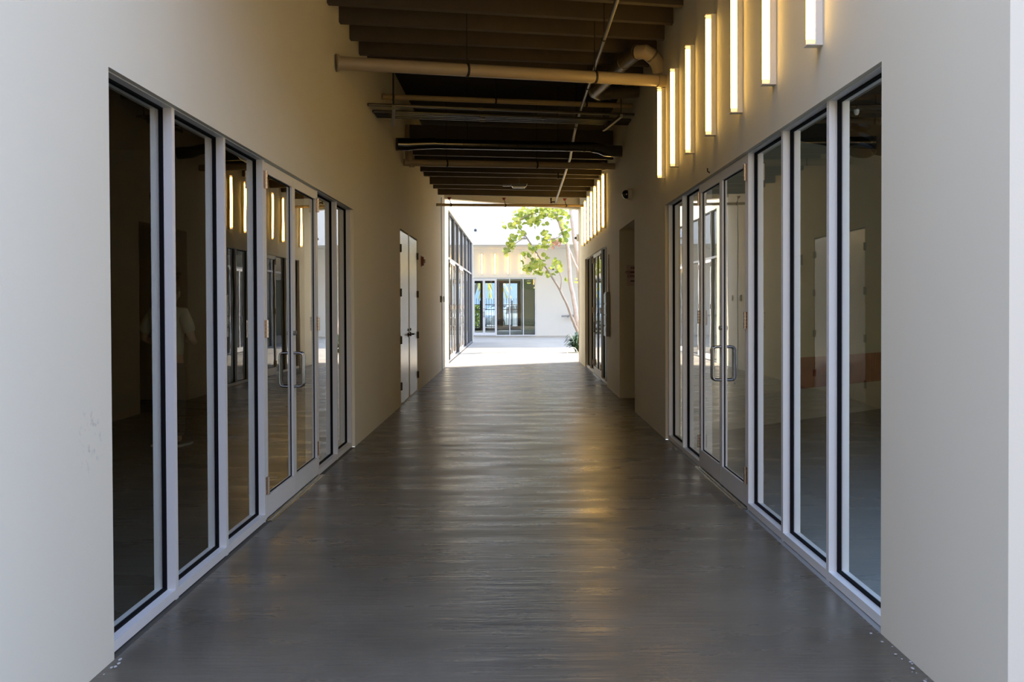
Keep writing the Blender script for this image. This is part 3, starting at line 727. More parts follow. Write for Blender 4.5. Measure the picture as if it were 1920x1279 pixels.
# bundle of conduits on trapeze hangers
cd = [(688, 196, 1190, 215), (698, 208.5, 1190, 224), (701, 213, 1188, 229), (704, 217, 1185, 233), (707, 221, 1182, 237)]
Yc = left(688, 196).y; zc = left(688, 196).z
base_r = right(1190, 215)
cl = ['foremost thin conduit of the bundle under the dark ceiling', 'second conduit of the bundle, the brightest of the group behind the foremost',
      'third conduit of the dark bundle, in the middle', 'fourth conduit of the dark bundle, next to the rearmost', 'rearmost conduit of the dark bundle']
for k, (xl, y_l, xr, y_r) in enumerate(cd):
    a, b = left(xl, y_l), right(xr, y_r)
    a = Vector((-WL + .012, Yc + (0, 0.42, 0.54, 0.66, 0.78)[k], zc)); b = Vector((WR - .012, base_r.y + (0, 0.42, 0.54, 0.66, 0.78)[k], base_r.z))
    t = thing('hanging_conduit', cl[k], 'conduit', a, 'conduits in the dark ceiling bundle')
    obj('tube', MB().tube([a, b], 0.019 if k < 2 else 0.016, 12), M['galv'] if k < 2 else M['duct'], t, True)
    mb = MB(); strap(mb, a.lerp(b, 0.62 if k % 2 else 0.38), b - a, 0.019, 0.08); obj('coupling', mb, M['galv'], t)
for f, lab in ((0.085, 'slotted strut hanger carrying the conduits beside the left wall'), (0.93, 'slotted strut hanger carrying the conduits beside the right wall')):
    c0 = Vector((-WL, Yc, zc)).lerp(Vector((WR, base_r.y, base_r.z)), f)
    t = thing('strut_hanger', lab, 'hanger', c0, 'strut hangers under the conduit bundle')
    sdv = Vector((-0.13, 1, 0)); e0, e1 = c0 + sdv * -0.16, c0 + sdv * 1.0
    obj('strut', MB().hexa([p_ + Vector((dx_, 0, dz_)) for dz_ in (-0.072, -0.03) for p_, dx_ in ((e0, -0.02), (e0, 0.02), (e1, 0.02), (e1, -0.02))]), M['galv'], t)
    for yy in (-0.14, 0.985): obj('rod', MB().tube([c0 + sdv * yy + Vector((0, 0, -0.03)), Vector((c0.x + sdv.x * yy, c0.y + yy, DECK))], 0.006, 6), M['iron'], t)
# dark spiral duct with boots at both ends
A, B = left(742, 268), right(1166, 277)
dd = thing('hanging_duct', 'shiny dark round duct crossing the darkest part of the ceiling', 'duct', A)
a_, b_ = A.lerp(B, 0.16), A.lerp(B, 0.86)
obj('duct_run', MB().tube([a_, b_], 0.075, 24), M['duct'], dd, True)
o = obj('boot', MB().tube([A + Vector((.012, 0, -0.02)), A.lerp(B, 0.045) + Vector((0, 0, -0.02)), A.lerp(B, 0.09) + Vector((0, 0, -0.01)), a_ + Vector((0, 0, 0.005))], [0.095, 0.095, 0.082, 0.082], 20), M['duct'], dd, True)
obj('boot', MB().tube([b_ + Vector((0, 0, -0.005)), A.lerp(B, 0.89) + Vector((0, 0, -0.02)), A.lerp(B, 0.92) + Vector((0, 0, -0.05)), B + Vector((-.012, 0, -0.06))], [0.080, 0.080, 0.092, 0.095], 20), M['duct'], dd, True)
for k in range(9):
    mb = MB(); strap(mb, a_.lerp(b_, (k + 0.5) / 9), B - A, 0.074, 0.008); obj('seam', mb, M['duct'], dd)
for f in (0.3, 0.7):
    c = A.lerp(B, f); mb = MB(); hanger(mb, c, 0.075); obj('rod', mb, M['iron'], dd)
# hung utility lamp among the rear joists
c = hit_y(973, 350, 20.9)
t = thing('hanging_lamp', 'small flat lamp hanging from the rear joists', 'lamp', c)
obj('lamp_body', MB().hexa([c + Vector(v) for v in ((-0.15, -0.08, 0), (0.15, -0.08, 0), (0.15, 0.08, 0), (-0.15, 0.08, 0), (-0.17, -0.1, 0.05), (0.17, -0.1, 0.05), (0.17, 0.1, 0.05), (-0.17, 0.1, 0.05))]), M['grey_box'], t)
obj('lens', MB().hexa([c + Vector(v) for v in ((-0.12, -0.06, -0.03), (0.12, -0.06, -0.03), (0.12, 0.06, -0.03), (-0.12, 0.06, -0.03), (-0.14, -0.075, 0), (0.14, -0.075, 0), (0.14, 0.075, 0), (-0.14, 0.075, 0))]), M['white_lens'], t)
obj('stem', MB().tube([c + Vector((0, 0, 0.05)), Vector((c.x, c.y, DECK))], 0.012, 8), M['grey_box'], t)
obj('junction_box', MB().box(c + Vector((-0.33, -0.04, 0.01)), c + Vector((-0.17, 0.04, 0.05))), M['grey_box'], t)

# ------------------------------------------------------------------ tube lights
Z0, Z1 = 2.985, 4.0
def tube_light(label, group, loc):
    t = thing('tube_light', label, 'tube light', loc, group)
    L = Z1 - Z0
    obj('mounting_channel', MB().box((-0.042, -0.035, 0), (0, 0.035, L)), M['white_metal'], t, local=True, bevel=0.003)
    obj('lit_tube', MB().tube([(-0.063, 0, 0.03), (-0.063, 0, L - 0.03)], 0.0205, 20), M['tube'], t, True, local=True)
    for z in (0.004, L - 0.032):
        obj('tube_end', MB().tube([(-0.063, 0, z), (-0.063, 0, z + 0.028)], 0.021, 16), M['tube_end'], t, True, local=True)
    for z in (-0.004, L - 0.002):
        obj('end_cap', MB().box((-0.088, -0.036, z), (0, 0.036, z + 0.006)), M['white_metal'], t, local=True)
    return t
proto = None
def put_light(label, group, loc, rz=0.0):
    global proto
    if proto is None: o = proto = tube_light(label, group, loc)
    else:
        o = copy_tree(proto); o.location = loc; o['label'] = label; o['group'] = group
    o.rotation_euler = (0, 0, rz); return o
ys = [right(x, y).y for x, y in ((1543, 89), (1455.6, 161), (1393, 212), (1343, 254), (1303, 286), (1273, 311), (1247.5, 333))]
nw = ['nearest lit tube light on the right wall, cut off by the top of the photo', 'second lit tube light from the camera on the right wall', 'third lit tube light from the camera on the right wall',
      'fourth and middle tube light of the near row on the right wall', 'fifth lit tube light from the camera on the right wall', 'sixth lit tube light from the camera, beside the end of the pale pipe',
      'last lit tube light of the near row, lowest in the picture']
for k, y in enumerate(ys): put_light(nw[k], 'near row of tube lights on the right wall', (WR, y + 0.035, Z0))
nf = ['nearest', 'second', 'third', 'fourth', 'fifth', 'sixth', 'farthest']
for k in range(7): put_light('%s tube light of the distant row above the far right shopfront' % nf[k], 'far row of tube lights on the right wall', (WR, 19.1 + 0.985 * k, Z0))
for k, x in enumerate((903.7, 928, 952.3, 978, 1005.5)):
    put_light('%s tube light above the glass doors at the end of the courtyard' % ('leftmost', 'second from left', 'middle', 'fourth from left', 'rightmost, leaf-hidden')[k],
              'tube lights at the end of the courtyard', (hit_y(x, 500, YB).x, YB, Z0 + 0.06), PI / 2)

# ------------------------------------------------------------------ things on the walls
c = right(1184, 364.5)
t = thing('dome_camera', 'black dome security camera on the right wall above the recess', 'camera', c)
obj('mount', MB().lathe(c, (-1, 0, 0), [(0, 0.085), (0.045, 0.085), (0.055, 0.078), (0.06, 0.02)], 24), M['offwhite'], t, True)
obj('dome', MB().lathe(c, (-1, 0, 0), [(0.056, 0.066)] + [(0.075 + 0.064 * math.sin(a), 0.066 * math.cos(a)) for a in [i * PI / 16 for i in range(9)]], 24), M['dome'], t, True)
c = left(790, 490)
t = thing('fire_alarm', 'dark red fire alarm horn with white strobe on the left wall', 'alarm', c)
obj('housing', MB().hexa([c + Vector(v) for v in ((0, -0.06, -0.09), (0.05, -0.05, -0.08), (0.05, 0.05, -0.08), (0, 0.06, -0.09), (0, -0.06, 0.09), (0.05, -0.05, 0.08), (0.05, 0.05, 0.08), (0, 0.06, 0.09))]), M['red'], t, bevel=0.006)
obj('mounting_plate', MB().box(c + Vector((0.0, -0.075, -0.10)), c + Vector((0.012, 0.075, 0.10))), M['red'], t)
obj('strobe_lens', MB().sphere(c + Vector((0.06, 0, 0.0)), (0.03, 0.028, 0.04), 12, 8), M['white_lens'], t, True)
c = left(825.5, 561)
t = thing('card_reader', 'dark grey card reader box on the left wall near the far mouth', 'card reader', c)
obj('reader_body', MB().box(c + Vector((0, -0.045, -0.075)), c + Vector((0.045, 0.045, 0.075))), M['grey_box'], t, bevel=0.006)
obj('mounted_face', MB().box(c + Vector((0.045, -0.03, -0.05)), c + Vector((0.049, 0.03, 0.055))), M['iron'], t)
c = left(831.5, 561)
tag(obj('switch_plate', MB().box(c + Vector((0, -0.05, -0.07)), c + Vector((0.03, 0.05, 0.07))), M['white_metal'], None, bevel=0.004), 'white switch plate on the bright wall just past the card reader', 'switch')
# grey panel with conduit
c = right(1143.5, 590)
t = thing('control_panel', 'tall grey control panel with a conduit on the right wall between recess and far shopfront', 'panel', c)
z1, z0 = c.z + 0.41, c.z - 0.40
obj('mounted_box', MB().box((WR - 0.002, c.y - 0.02, z0), (WR - 0.065, c.y + 0.42, z1)), M['grey_box'], t, bevel=0.004)
for k in range(4):
    zz = z1 - 0.03 - k * 0.2
    obj('cover', MB().box((WR - 0.065, c.y + 0.02, zz - 0.17), (WR - 0.076, c.y + 0.38, zz)), M['steel'], t, bevel=0.002)
obj('conduit', MB().tube([(WR - 0.014, c.y + 0.06, z1), (WR - 0.014, c.y + 0.06, right(1141.5, 478).z)], 0.012, 10), M['offwhite'], t, True)
# notice in the recess
p0 = hit_y(1175, 497, NI[1]); p1 = hit_y(1202.5, 536, NI[1])
t = thing('wall_notice', 'paper notice with red capitals half hidden in the dark recess', 'sign', (p0.x, NI[1], p1.z))
obj('sheet', MB().box((p0.x, NI[1] - 0.004, p1.z), (p1.x, NI[1], p0.z)), M['paper'], t)
cx = (p0.x + p1.x) / 2
def text_mesh(s, size, x, y, z, mat, name, parent):
    cu = bpy.data.curves.new('lettering', 'FONT'); cu.body = s; cu.size = size; cu.align_x = 'CENTER'; cu.extrude = 0.0015; cu.offset = 0.0012
    tmp = bpy.data.objects.new('lettering_tmp', cu); COL.objects.link(tmp)
    dg = bpy.context.evaluated_depsgraph_get(); me = bpy.data.meshes.new_from_object(tmp.evaluated_get(dg))
    bpy.data.objects.remove(tmp); me.transform(Matrix.Rotation(PI / 2, 4, 'X'))
    me.transform(Matrix.Translation(Vector((x, y, z)) - OFF[parent.name]))
    me.materials.clear(); me.materials.append(mat)
    o = bpy.data.objects.new(name, me); COL.objects.link(o); o.parent = parent; OFF[o.name] = OFF[parent.name]; return o
for s, yy in (('FIRE', 505), ('COMMAND', 512.5), ('CENTER', 520)):
    text_mesh(s, 0.058 if s != 'COMMAND' else 0.054, cx, NI[1] - 0.006, hit_y(1190, yy, NI[1]).z, M['ink_red'], 'lettering', t)
za = hit_y(1190, 527, NI[1]).z
arr = MB().box((cx - 0.06, NI[1] - 0.007, za - 0.008), (cx + 0.03, NI[1] - 0.004, za + 0.008))
arr.add([(cx + 0.03, NI[1] - 0.006, za - 0.022), (cx + 0.07, NI[1] - 0.006, za), (cx + 0.03, NI[1] - 0.006, za + 0.022)], [(0, 1, 2)])
obj('arrow', arr, M['ink_black'], t)
# small dark peg above the right doors
c = right(1331, 324)
tag(obj('wall_peg', MB().tube([c, c + Vector((-0.02, 0, 0.012)), c + Vector((-0.022, 0, 0.04))], 0.006, 8), M['iron'], None), 'tiny dark peg above the right glass double door', 'peg')
# blue film hanging from the inner handle
hy = 8.584 - 0.03
bf = MB(); rows = []
for i, (z, w) in enumerate(((1.19, 0.03), (1.1, 0.055), (1.0, 0.07), (0.92, 0.06), (0.87, 0.012))):
    rows.append([(WR + 0.03 + 0.045 + 0.055 + 0.006 * math.sin(i * 2 + s), hy - 0.02 + s * w * 0.5, z) for s in (-1, -0.3, 0.3, 1)])
n = 4
bf.add([v for r_ in rows for v in r_], [(i * n + j, i * n + j + 1, (i + 1) * n + j + 1, (i + 1) * n + j) for i in range(4) for j in range(3)])
o = obj('plastic_film', bf, M['blue_film'], None, True)
md = o.modifiers.new('thickness', 'SOLIDIFY'); md.thickness = 0.006
tag(o, 'scrap of blue plastic film hanging on the inner handle of the right door', 'plastic film')

# crumbs of caulk at the foot of the near walls
def crumbs(label, fn):
    mb = MB()
    for _ in range(26):
        p = fn(random.random()); s = random.uniform(0.003, 0.008)
        mb.sphere((p[0], p[1], s * 0.4), (s, s * random.uniform(0.8, 2.2), s * 0.5), 7, 5)
    o = tag(obj('caulk_crumbs', mb, M['debris'], None, True), label, 'debris', None, 'stuff')
crumbs('pale caulk crumbs along the foot of the near right wall', lambda t: (WR - 0.03 + random.uniform(-0.02, 0.02), 3.6 + 1.15 * t))
crumbs('pale caulk crumbs along the foot of the near left wall', lambda t: (-WL + 0.03 + random.uniform(-0.02, 0.02), 3.6 + 0.85 * t))

# ------------------------------------------------------------------ right shop: pipes under its ceiling
def rp(x, y, Y): return hit_y(x, y, Y)
straight_pipe('hanging_pipe', 'thin pipe under the dark ceiling of the right shop, seen through the nearest pane', rp(1590, 203, 9.5), rp(1720, 198, 10.5), 0.03, 'galv', (0.5,), (), None, 3.7)
straight_pipe('hanging_pipe', 'lower pale pipe under the dark ceiling of the right shop', rp(1570, 223, 10.8), rp(1720, 234, 10.2), 0.03, 'galv', (0.5,), (), None, 3.7)
c = rp(1606, 216, 8.5)
t = thing('hanging_lamp', 'tiny spot lamp under the dark ceiling inside the right shop', 'lamp', c)
obj('lamp_head', MB().lathe(c, (0, 0, 1), [(0, 0.012), (0.02, 0.022), (0.045, 0.024), (0.05, 0.01)], 12), M['white_lens'], t, True)
obj('stem', MB().tube([c + Vector((0, 0, 0.05)), (c.x, c.y, 3.7)], 0.005, 6), M['iron'], t)
c = rp(1609, 243, 11.0)
t = thing('hanging_fan', 'dim coiled blower unit hanging in the right shop', 'blower', c)
mb = MB()
for k in range(3): mb.lathe(c + Vector((0, 0, -0.12 * k)), (0.3, 0.2, 1), [(0, 0.10 + 0.03 * k), (0.03, 0.13 + 0.03 * k), (0.06, 0.10 + 0.03 * k)], 16)
obj('coil', mb, M['duct'], t, True)
obj('rod', MB().tube([c, (c.x, c.y, 3.7)], 0.008, 6), M['iron'], t)

# ------------------------------------------------------------------ courtyard: tree, plant, fixtures
YT = 34.0
def tp(x, y, dy=0.0): return hit_y(x, y, YT + dy)
tree = thing('tree', 'slender multi-stemmed tree with round yellow-green leaves at the right of the courtyard', 'tree', tp(1086, 650))
def stem_path(pts, r0, r1):
    P_ = [tp(*p) for p in pts]; out = []
    for i in range(len(P_) - 1):
        for k in range(4):
            q = P_[i].lerp(P_[i + 1], k / 4); out.append(q + Vector((random.uniform(-.01, .01), random.uniform(-.01, .01), 0)) * (1 if (i + k) else 0))
    out.append(P_[-1]); n = len(out)
    return out, [r0 + (r1 - r0) * i / (n - 1) for i in range(n)]
z_g = tp(1087, 657)
stems = [
    ('trunk', 'bark', [(1092, 657), (1088, 625), (1082, 600), (1075, 558), (1069.5, 530), (1067, 492), (1063.6, 457), (1056, 436), (1047, 413), (1039, 394), (1026, 360)], 0.085, 0.045),
    ('trunk', 'bark', [(1098, 657, 0.8), (1090, 560, 0.8), (1083, 480, 0.7), (1077.7, 452, 0.6), (1074, 422, 0.6), (1070.7, 392, 0.6), (1066, 340, 0.6)], 0.10, 0.06),
    ('trunk', 'twig', [(1089, 655, -0.5), (1083.6, 624, -0.5), (1073, 598, -0.5), (1063.6, 572, -0.5), (1050.7, 545, -0.4), (1031, 513, -0.3), (1008, 478, -0.3), (986, 443, -0.3), (972, 424, -0.3)], 0.055, 0.018),
    ('branch', 'bark', [(1065, 462), (1072, 480, 0.2), (1082, 503, 0.4), (1090, 520, 0.6)], 0.035, 0.04),
    ('branch', 'twig', [(1050.7, 545, -0.4), (1053, 530, -0.5), (1052, 520, -0.5), (1046, 505, -0.6)], 0.02, 0.01),
    ('branch', 'twig', [(1047, 413), (1030, 402, -0.2), (1008, 398, -0.4), (980, 408, -0.5), (962, 420, -0.6)], 0.03, 0.01),
    ('branch', 'twig', [(1008, 478, -0.3), (998, 492, -0.5), (990, 505, -0.6)], 0.015, 0.008),
    ('branch', 'twig', [(986, 443, -0.3), (968, 456, -0.4), (952, 470, -0.5), (945, 478, -0.5)], 0.015, 0.008),
    ('branch', 'twig', [(1056, 436), (1046, 446, -0.2), (1030, 450, -0.3), (1018, 440, -0.3)], 0.02, 0.008),
]
for nm, mt, pts, r0, r1 in stems:
    P_, R_ = stem_path(pts, r0, r1); obj(nm, MB().tube(P_, R_, 10), M[mt], tree, True)
def leaf(mb, c, r, nrm, rng):
    nrm = nrm.normalized(); u = nrm.orthogonal().normalized(); a0 = rng.uniform(0, 2 * PI)
    u = (Matrix.Rotation(a0, 3, nrm) @ u); w = nrm.cross(u)
    pts = []
    k = 10
    for i in range(k):
        a = 2 * PI * i / k; rr = r * (0.82 if i == 0 else 1.0) * rng.uniform(0.93, 1.05)
        pts.append(c + u * math.cos(a) * rr + w * math.sin(a) * rr * 0.95 - nrm * (abs(math.sin(a)) * rr * 0.22))
    base = len(mb.v)
    mb.add([c + nrm * r * 0.06] + pts, [(0, 1 + i, 1 + (i + 1) % k) for i in range(k)])
rng = random.Random(3)
clusters = [(962, 420, 16, 9, 22), (975, 408, 16, 12, 30), (995, 400, 20, 14, 44), (1018, 398, 18, 12, 38), (1040, 402, 18, 12, 34), (1058, 420, 10, 22, 22), (1000, 418, 16, 8, 22),
            (966, 443, 12, 9, 14), (957, 458, 11, 10, 18), (950, 473, 7, 8, 12), (976, 432, 9, 7, 10), (1020, 440, 8, 9, 12), (1030, 450, 12, 8, 14), (1057, 450, 8, 14, 16), (1055, 398, 8, 8, 8), (1048, 392, 14, 5, 12),
            (1000, 466, 12, 6, 18), (1020, 462, 10, 5, 12), (992, 478, 8, 5, 8), (1024, 481, 6, 4, 6), (1010, 492, 14, 8, 20), (990, 500, 12, 9, 22), (1005, 508, 12, 9, 20), (1041, 492, 7, 7, 10), (1036, 500, 8, 5, 6),
            (1028, 515, 8, 7, 14), (1047, 507, 5, 7, 7), (1053, 500, 4, 5, 4), (1062, 526, 4, 3, 3), (993, 529, 3, 4, 2), (1080, 523, 2, 4, 2)]
fo = MB(); fo2 = MB()
for cx_, cy_, sx_, sy_, n_ in clusters:
    for _ in range(int(n_ * 1.15)):
        x = cx_ + rng.gauss(0, sx_ * 0.5); y = cy_ + rng.gauss(0, sy_ * 0.5)
        c = tp(x, y, rng.uniform(-0.75, 0.25)); leaf(fo, c, rng.uniform(0.055, 0.105), Vector((rng.gauss(0, .6), rng.gauss(-0.5, .6), rng.gauss(0.6, .5))), rng)
for _ in range(34):
    c = tp(1042 + rng.gauss(0, 6), 455 + rng.gauss(0, 4.5), rng.uniform(-0.6, -0.1)); leaf(fo2, c, rng.uniform(0.04, 0.085), Vector((rng.gauss(0, .7), rng.gauss(-0.5, .6), rng.gauss(0.3, .6))), rng)
obj('foliage', fo, M['leaf'], tree)
o = obj('foliage', fo2, M['leaf_dry'], tree); o['label'] = 'clump of withered pinkish leaves'
# strap-leaved plant at the foot of the tree
pc = hit_z(1082, 661, 0)
t = thing('bush', 'dark green strap-leaved plant at the foot of the tree', 'plant', pc)
mb = MB()
for k in range(90):
    a = rng.uniform(0, 2 * PI); L = rng.uniform(0.25, 0.52); w = rng.uniform(0.035, 0.065); lift = rng.uniform(0.8, 2.4)
    dr = Vector((math.cos(a), math.sin(a), 0)); sd = Vector((-dr.y, dr.x, 0)); prev = None; vs = []
    for i in range(6):
        s_ = i / 5; c = pc + dr * (L * s_) + Vector((0, 0, 0.02 + lift * L * (s_ - 0.75 * s_ * s_) * 1.6 + rng.uniform(0, 0.01)))
        ww = w * (1 - s_ ** 2) + 0.004; vs += [c - sd * ww, c + Vector((0, 0, 0.008)), c + sd * ww]
    n0 = len(mb.v); mb.add(vs, [f for i in range(5) for f in ((i * 3, i * 3 + 1, i * 3 + 4, i * 3 + 3), (i * 3 + 1, i * 3 + 2, i * 3 + 5, i * 3 + 4))])
obj('foliage', mb, M['shrub'], t)
h0 = hit_z(1062, 664, 0)
pts = [h0 + Vector((math.cos(a) * 0.0 + 0.16 * (1 - math.cos(a)), -0.5, 0.012 + 0.22 * math.sin(a))) for a in [i * PI / 10 for i in range(10)]]
tag(obj('hose', MB().tube(pts, 0.012, 8), M['white_metal'], None, True), 'pale bent hose in front of the strap-leaved plant', 'hose')
# fixtures on the back building
c = hit_y(981.5, 441.5, YU)
t = thing('flood_light', 'white box flood light on the upper wall behind the leaves', 'lamp', c)
obj('housing', MB().box(c + Vector((-0.16, -0.16, -0.12)), c + Vector((0.16, 0, 0.12))), M['white_lens'], t, bevel=0.01)
obj('mounting_bracket', MB().box(c + Vector((-0.22, -0.08, -0.16)), c + Vector((0.16, 0, -0.12))), M['grey_box'], t)
for x, y, Y, lab in ((891.5, 431, YU, 'small dark dome camera high on the left of the end wall'), (1037, 503.5, YB, 'small dark dome camera among the leaves on the end wall')):
    c = hit_y(x, y, Y)
    t = thing('dome_camera', lab, 'camera', c)
    obj('mount', MB().lathe(c, (0, -1, 0), [(0, 0.09), (0.05, 0.09), (0.06, 0.02)], 16), M['white_metal'], t, True)
    obj('dome', MB().sphere(c + Vector((0, -0.09, -0.02)), 0.065, 14, 10), M['dome'], t, True)
c = Vector((WR, Y_ER, 0)) + Vector((0, -0.02, hit_y(1084, 446, Y_ER).z))
t = thing('corner_camera', 'white camera with dark lens on the corner at the right of the far mouth', 'camera', c)
obj('camera_body', MB().box(c + Vector((-0.07, -0.10, -0.10)), c + Vector((0.0, 0.0, 0.09))), M['white_lens'], t, bevel=0.008)
obj('lens', MB().sphere(c + Vector((-0.085, -0.06, -0.01)), 0.042, 14, 10), M['dome'], t, True)
a, b = hit_y(1052, 593, YB), hit_y(1080, 591, YB)
t = thing('wall_rail', 'grey handrail bracket on the white end wall behind the tree stems', 'rail', a)
obj('bar', MB().tube([a + Vector((0, -0.35, 0)), b + Vector((0, -0.35, 0.0))], 0.04, 12), M['steel'], t, True)
for f in (0.45, 0.9):
    q = a.lerp(b, f); obj('bracket', MB().tube([q + Vector((0, 0, -0.05)), q + Vector((0, -0.2, -0.06)), q + Vector((0, -0.35, 0))], 0.03, 8), M['steel'], t)

# ------------------------------------------------------------------ street beyond the lobby
YF = 63.0
t = thing('fence', 'black picket fence behind the glass doors at the end', 'fence', (-1.5, YF, -0.03))
obj('rail', MB().box((-5.5, YF - 0.02, 0.15), (3, YF + 0.02, 0.20)).box((-5.5, YF - 0.02, 1.22), (3, YF + 0.02, 1.27)), M['fence'], t)
obj('rail', MB().box((-5.5, YF - 0.02, 1.52), (3, YF + 0.02, 1.57)), M['fence'], t)
x = -5.4
while x < 2.9:
    mb = MB().box((x - 0.011, YF - 0.011, -0.03), (x + 0.011, YF + 0.011, 1.85))
    mb.add([(x - 0.02, YF, 1.85), (x, YF, 1.98), (x + 0.02, YF, 1.85), (x, YF - 0.02, 1.85), (x, YF + 0.02, 1.85)], [(0, 3, 1), (3, 2, 1), (2, 4, 1), (4, 0, 1)])
    obj('picket', mb, M['fence'], t); x += 0.155
for x in (hit_y(901, 600, YF).x, hit_y(960, 600, YF).x): obj('post', MB().box((x - 0.04, YF - 0.04, -0.03), (x + 0.04, YF + 0.04, 1.8)), M['fence'], t)
# parked car, three-quarter view
ca = Vector((hit_y(947, 600, 67.0).x, 67.0, -0.03))
car = thing('car', 'silver car parked behind the fence beyond the lobby', 'car', ca)
car.rotation_euler = (0, 0, math.radians(50))
prof = [  # x along the car, sill z, belt z, roof z, half width
    (-2.15, 0.45, 0.72, 0.74, 0.70), (-2.05, 0.28, 0.86, 0.90, 0.80), (-1.5, 0.25, 0.98, 1.02, 0.88), (-1.15, 0.25, 1.00, 1.12, 0.90), (-0.55, 0.25, 0.98, 1.55, 0.91), (0.0, 0.25, 0.97, 1.66, 0.91),
    (0.8, 0.25, 0.98, 1.64, 0.91), (1.45, 0.27, 1.0, 1.56, 0.90), (1.95, 0.32, 1.0, 1.12, 0.85), (2.15, 0.42, 0.85, 0.90, 0.74)]
vs = []; fs_ = []
for px_, zs, zb_, zr, hw in prof:
    tw = hw if zr - zb_ < 0.15 else hw * 0.74
    vs += [(px_, -hw * 0.92, zs), (px_, -hw, (zs + zb_) / 2), (px_, -hw * 0.98, zb_), (px_, -tw, zr - 0.03), (px_, -tw * 0.6, zr), (px_, tw * 0.6, zr), (px_, tw, zr - 0.03), (px_, hw * 0.98, zb_), (px_, hw, (zs + zb_) / 2), (px_, hw * 0.92, zs)]
n = 10
for i in range(len(prof) - 1):
    fs_ += [(i * n + j, i * n + (j + 1) % n, (i + 1) * n + (j + 1) % n, (i + 1) * n + j) for j in range(n)]
fs_ += [tuple(range(n)), tuple((len(prof) - 1) * n + j for j in range(n))]
o = obj('body', MB().add(vs, fs_), M['car_body'], car, True, local=True)
for s in (-1, 1):
    def wp(x, f, zb_, zr): # point on the side glass
        return (x, s * (0.905 + (0.905 * 0.74 - 0.905) * f + 0.012), zb_ + (zr - zb_) * f)
    for x0, x1, top0, top1 in ((-0.75, 0.12, 0.72, 0.88), (0.18, 0.95, 0.88, 0.88), (1.0, 1.5, 0.86, 0.72)):
        q = [wp(x0 - 0.12 if x0 < -0.5 else x0, 0.06, 0.98, 1.6), wp(x1 + (0.12 if x1 > 1.4 else 0), 0.06, 0.98, 1.6), wp(x1, top1, 0.98, 1.6), wp(x0 + (0.14 if x0 < -0.5 else 0), top0 if x0 > -0.5 else 0.72, 0.98, 1.6)]
        ii = [(a_[0], a_[1] - s * 0.03, a_[2]) for a_ in q]
        obj('side_window', MB().hexa(q + ii), M['car_glass'], car, local=True)
obj('windscreen', MB().hexa([(-1.14, -0.72, 1.06), (-1.14, 0.72, 1.06), (-0.60, 0.60, 1.53), (-0.60, -0.60, 1.53), (-1.10, -0.72, 1.04), (-1.10, 0.72, 1.04), (-0.56, 0.60, 1.50), (-0.56, -0.60, 1.50)]), M['car_glass'], car, local=True)
for px_ in (-1.35, 1.30):
    for s in (-1, 1):
        w_ = obj('wheel', MB().lathe((px_, s * 0.72, 0.33), (0, s, 0), [(0, 0.2), (0, 0.32), (0.03, 0.335), (0.17, 0.335), (0.20, 0.31), (0.20, 0.23), (0.17, 0.22)], 24), M['tyre'], car, True, local=True)
        obj('hub', MB().lathe((px_, s * 0.90, 0.33), (0, s, 0), [(0, 0.215), (0.012, 0.20), (0.02, 0.06), (0.03, 0.05)], 18), M['galv'], w_, True, local=True)
for s in (-1, 1):
    obj('headlight', MB().sphere((-2.06, s * 0.60, 0.72), (0.09, 0.16, 0.08), 12, 8), M['white_lens'], car, True, local=True)
    obj('wing_mirror', MB().sphere((-0.78, s * 1.0, 1.03), (0.07, 0.10, 0.07), 10, 8), M['car_body'], car, True, local=True)
# yellow palm and shrub
pb = hit_y(884, 640, 65.0)
t = thing('palm_tree', 'palm with hanging yellow fronds outside the end glass doors', 'palm', (pb.x - 0.8, 65.0, -0.03))
crown = Vector((hit_y(905, 520, 65).x, 65.0, 4.0))
obj('trunk', MB().tube([(pb.x - 0.8, 65.0, -0.03), (crown.x - 0.6, 65.05, 2.2), crown], [0.14, 0.11, 0.09], 12), M['twig'], t, True)
mb = MB()
for k in range(17):
    a = 2 * PI * k / 17 + 0.2; L = 2.3; dr = Vector((math.cos(a), math.sin(a) * 0.8, 0)); sd = Vector((-dr.y, dr.x, 0)); spine = []
    for i in range(9):
        s_ = i / 8; spine.append(crown + dr * (L * s_ * 0.8) + Vector((0, 0, 0.55 * s_ - 2.5 * s_ * s_ * (0.75 + 0.3 * math.sin(k * 2.1)))))
    for i in range(1, 9):
        for s in (-1, 1):
            c = spine[i]; ln = 0.5 * (1 - 0.5 * i / 8)
            tip = c + sd * s * ln * 0.7 + (spine[i] - spine[i - 1]).normalized() * ln * 0.6 - Vector((0, 0, 0.12))
            mb.add([spine[i - 1], c, tip], [(0, 1, 2)])
obj('fronds', mb, M['palm'], t)
t = thing('shrub', 'yellow-green shrub at the left behind the fence', 'shrub', (hit_y(893, 600, 64).x, 64.0, -0.03))
mb = MB()
for _ in range(260):
    z = rng.uniform(0.1, 1.5); c = Vector((hit_y(894, 600, 64).x + rng.gauss(0, 0.18), 64 + rng.gauss(0, 0.16), z)); leaf(mb, c, rng.uniform(0.05, 0.1), Vector((rng.gauss(0, 1), rng.gauss(-0.5, 1), rng.gauss(0.3, 1))), rng)
obj('foliage', mb, M['hedge'], t)
struct('wall_street_opposite', MB().box((-30, 84, 0), (30, 84.5, 7.5)), M['far_wall'], 'pale blue building across the street beyond the lobby', 'wall')

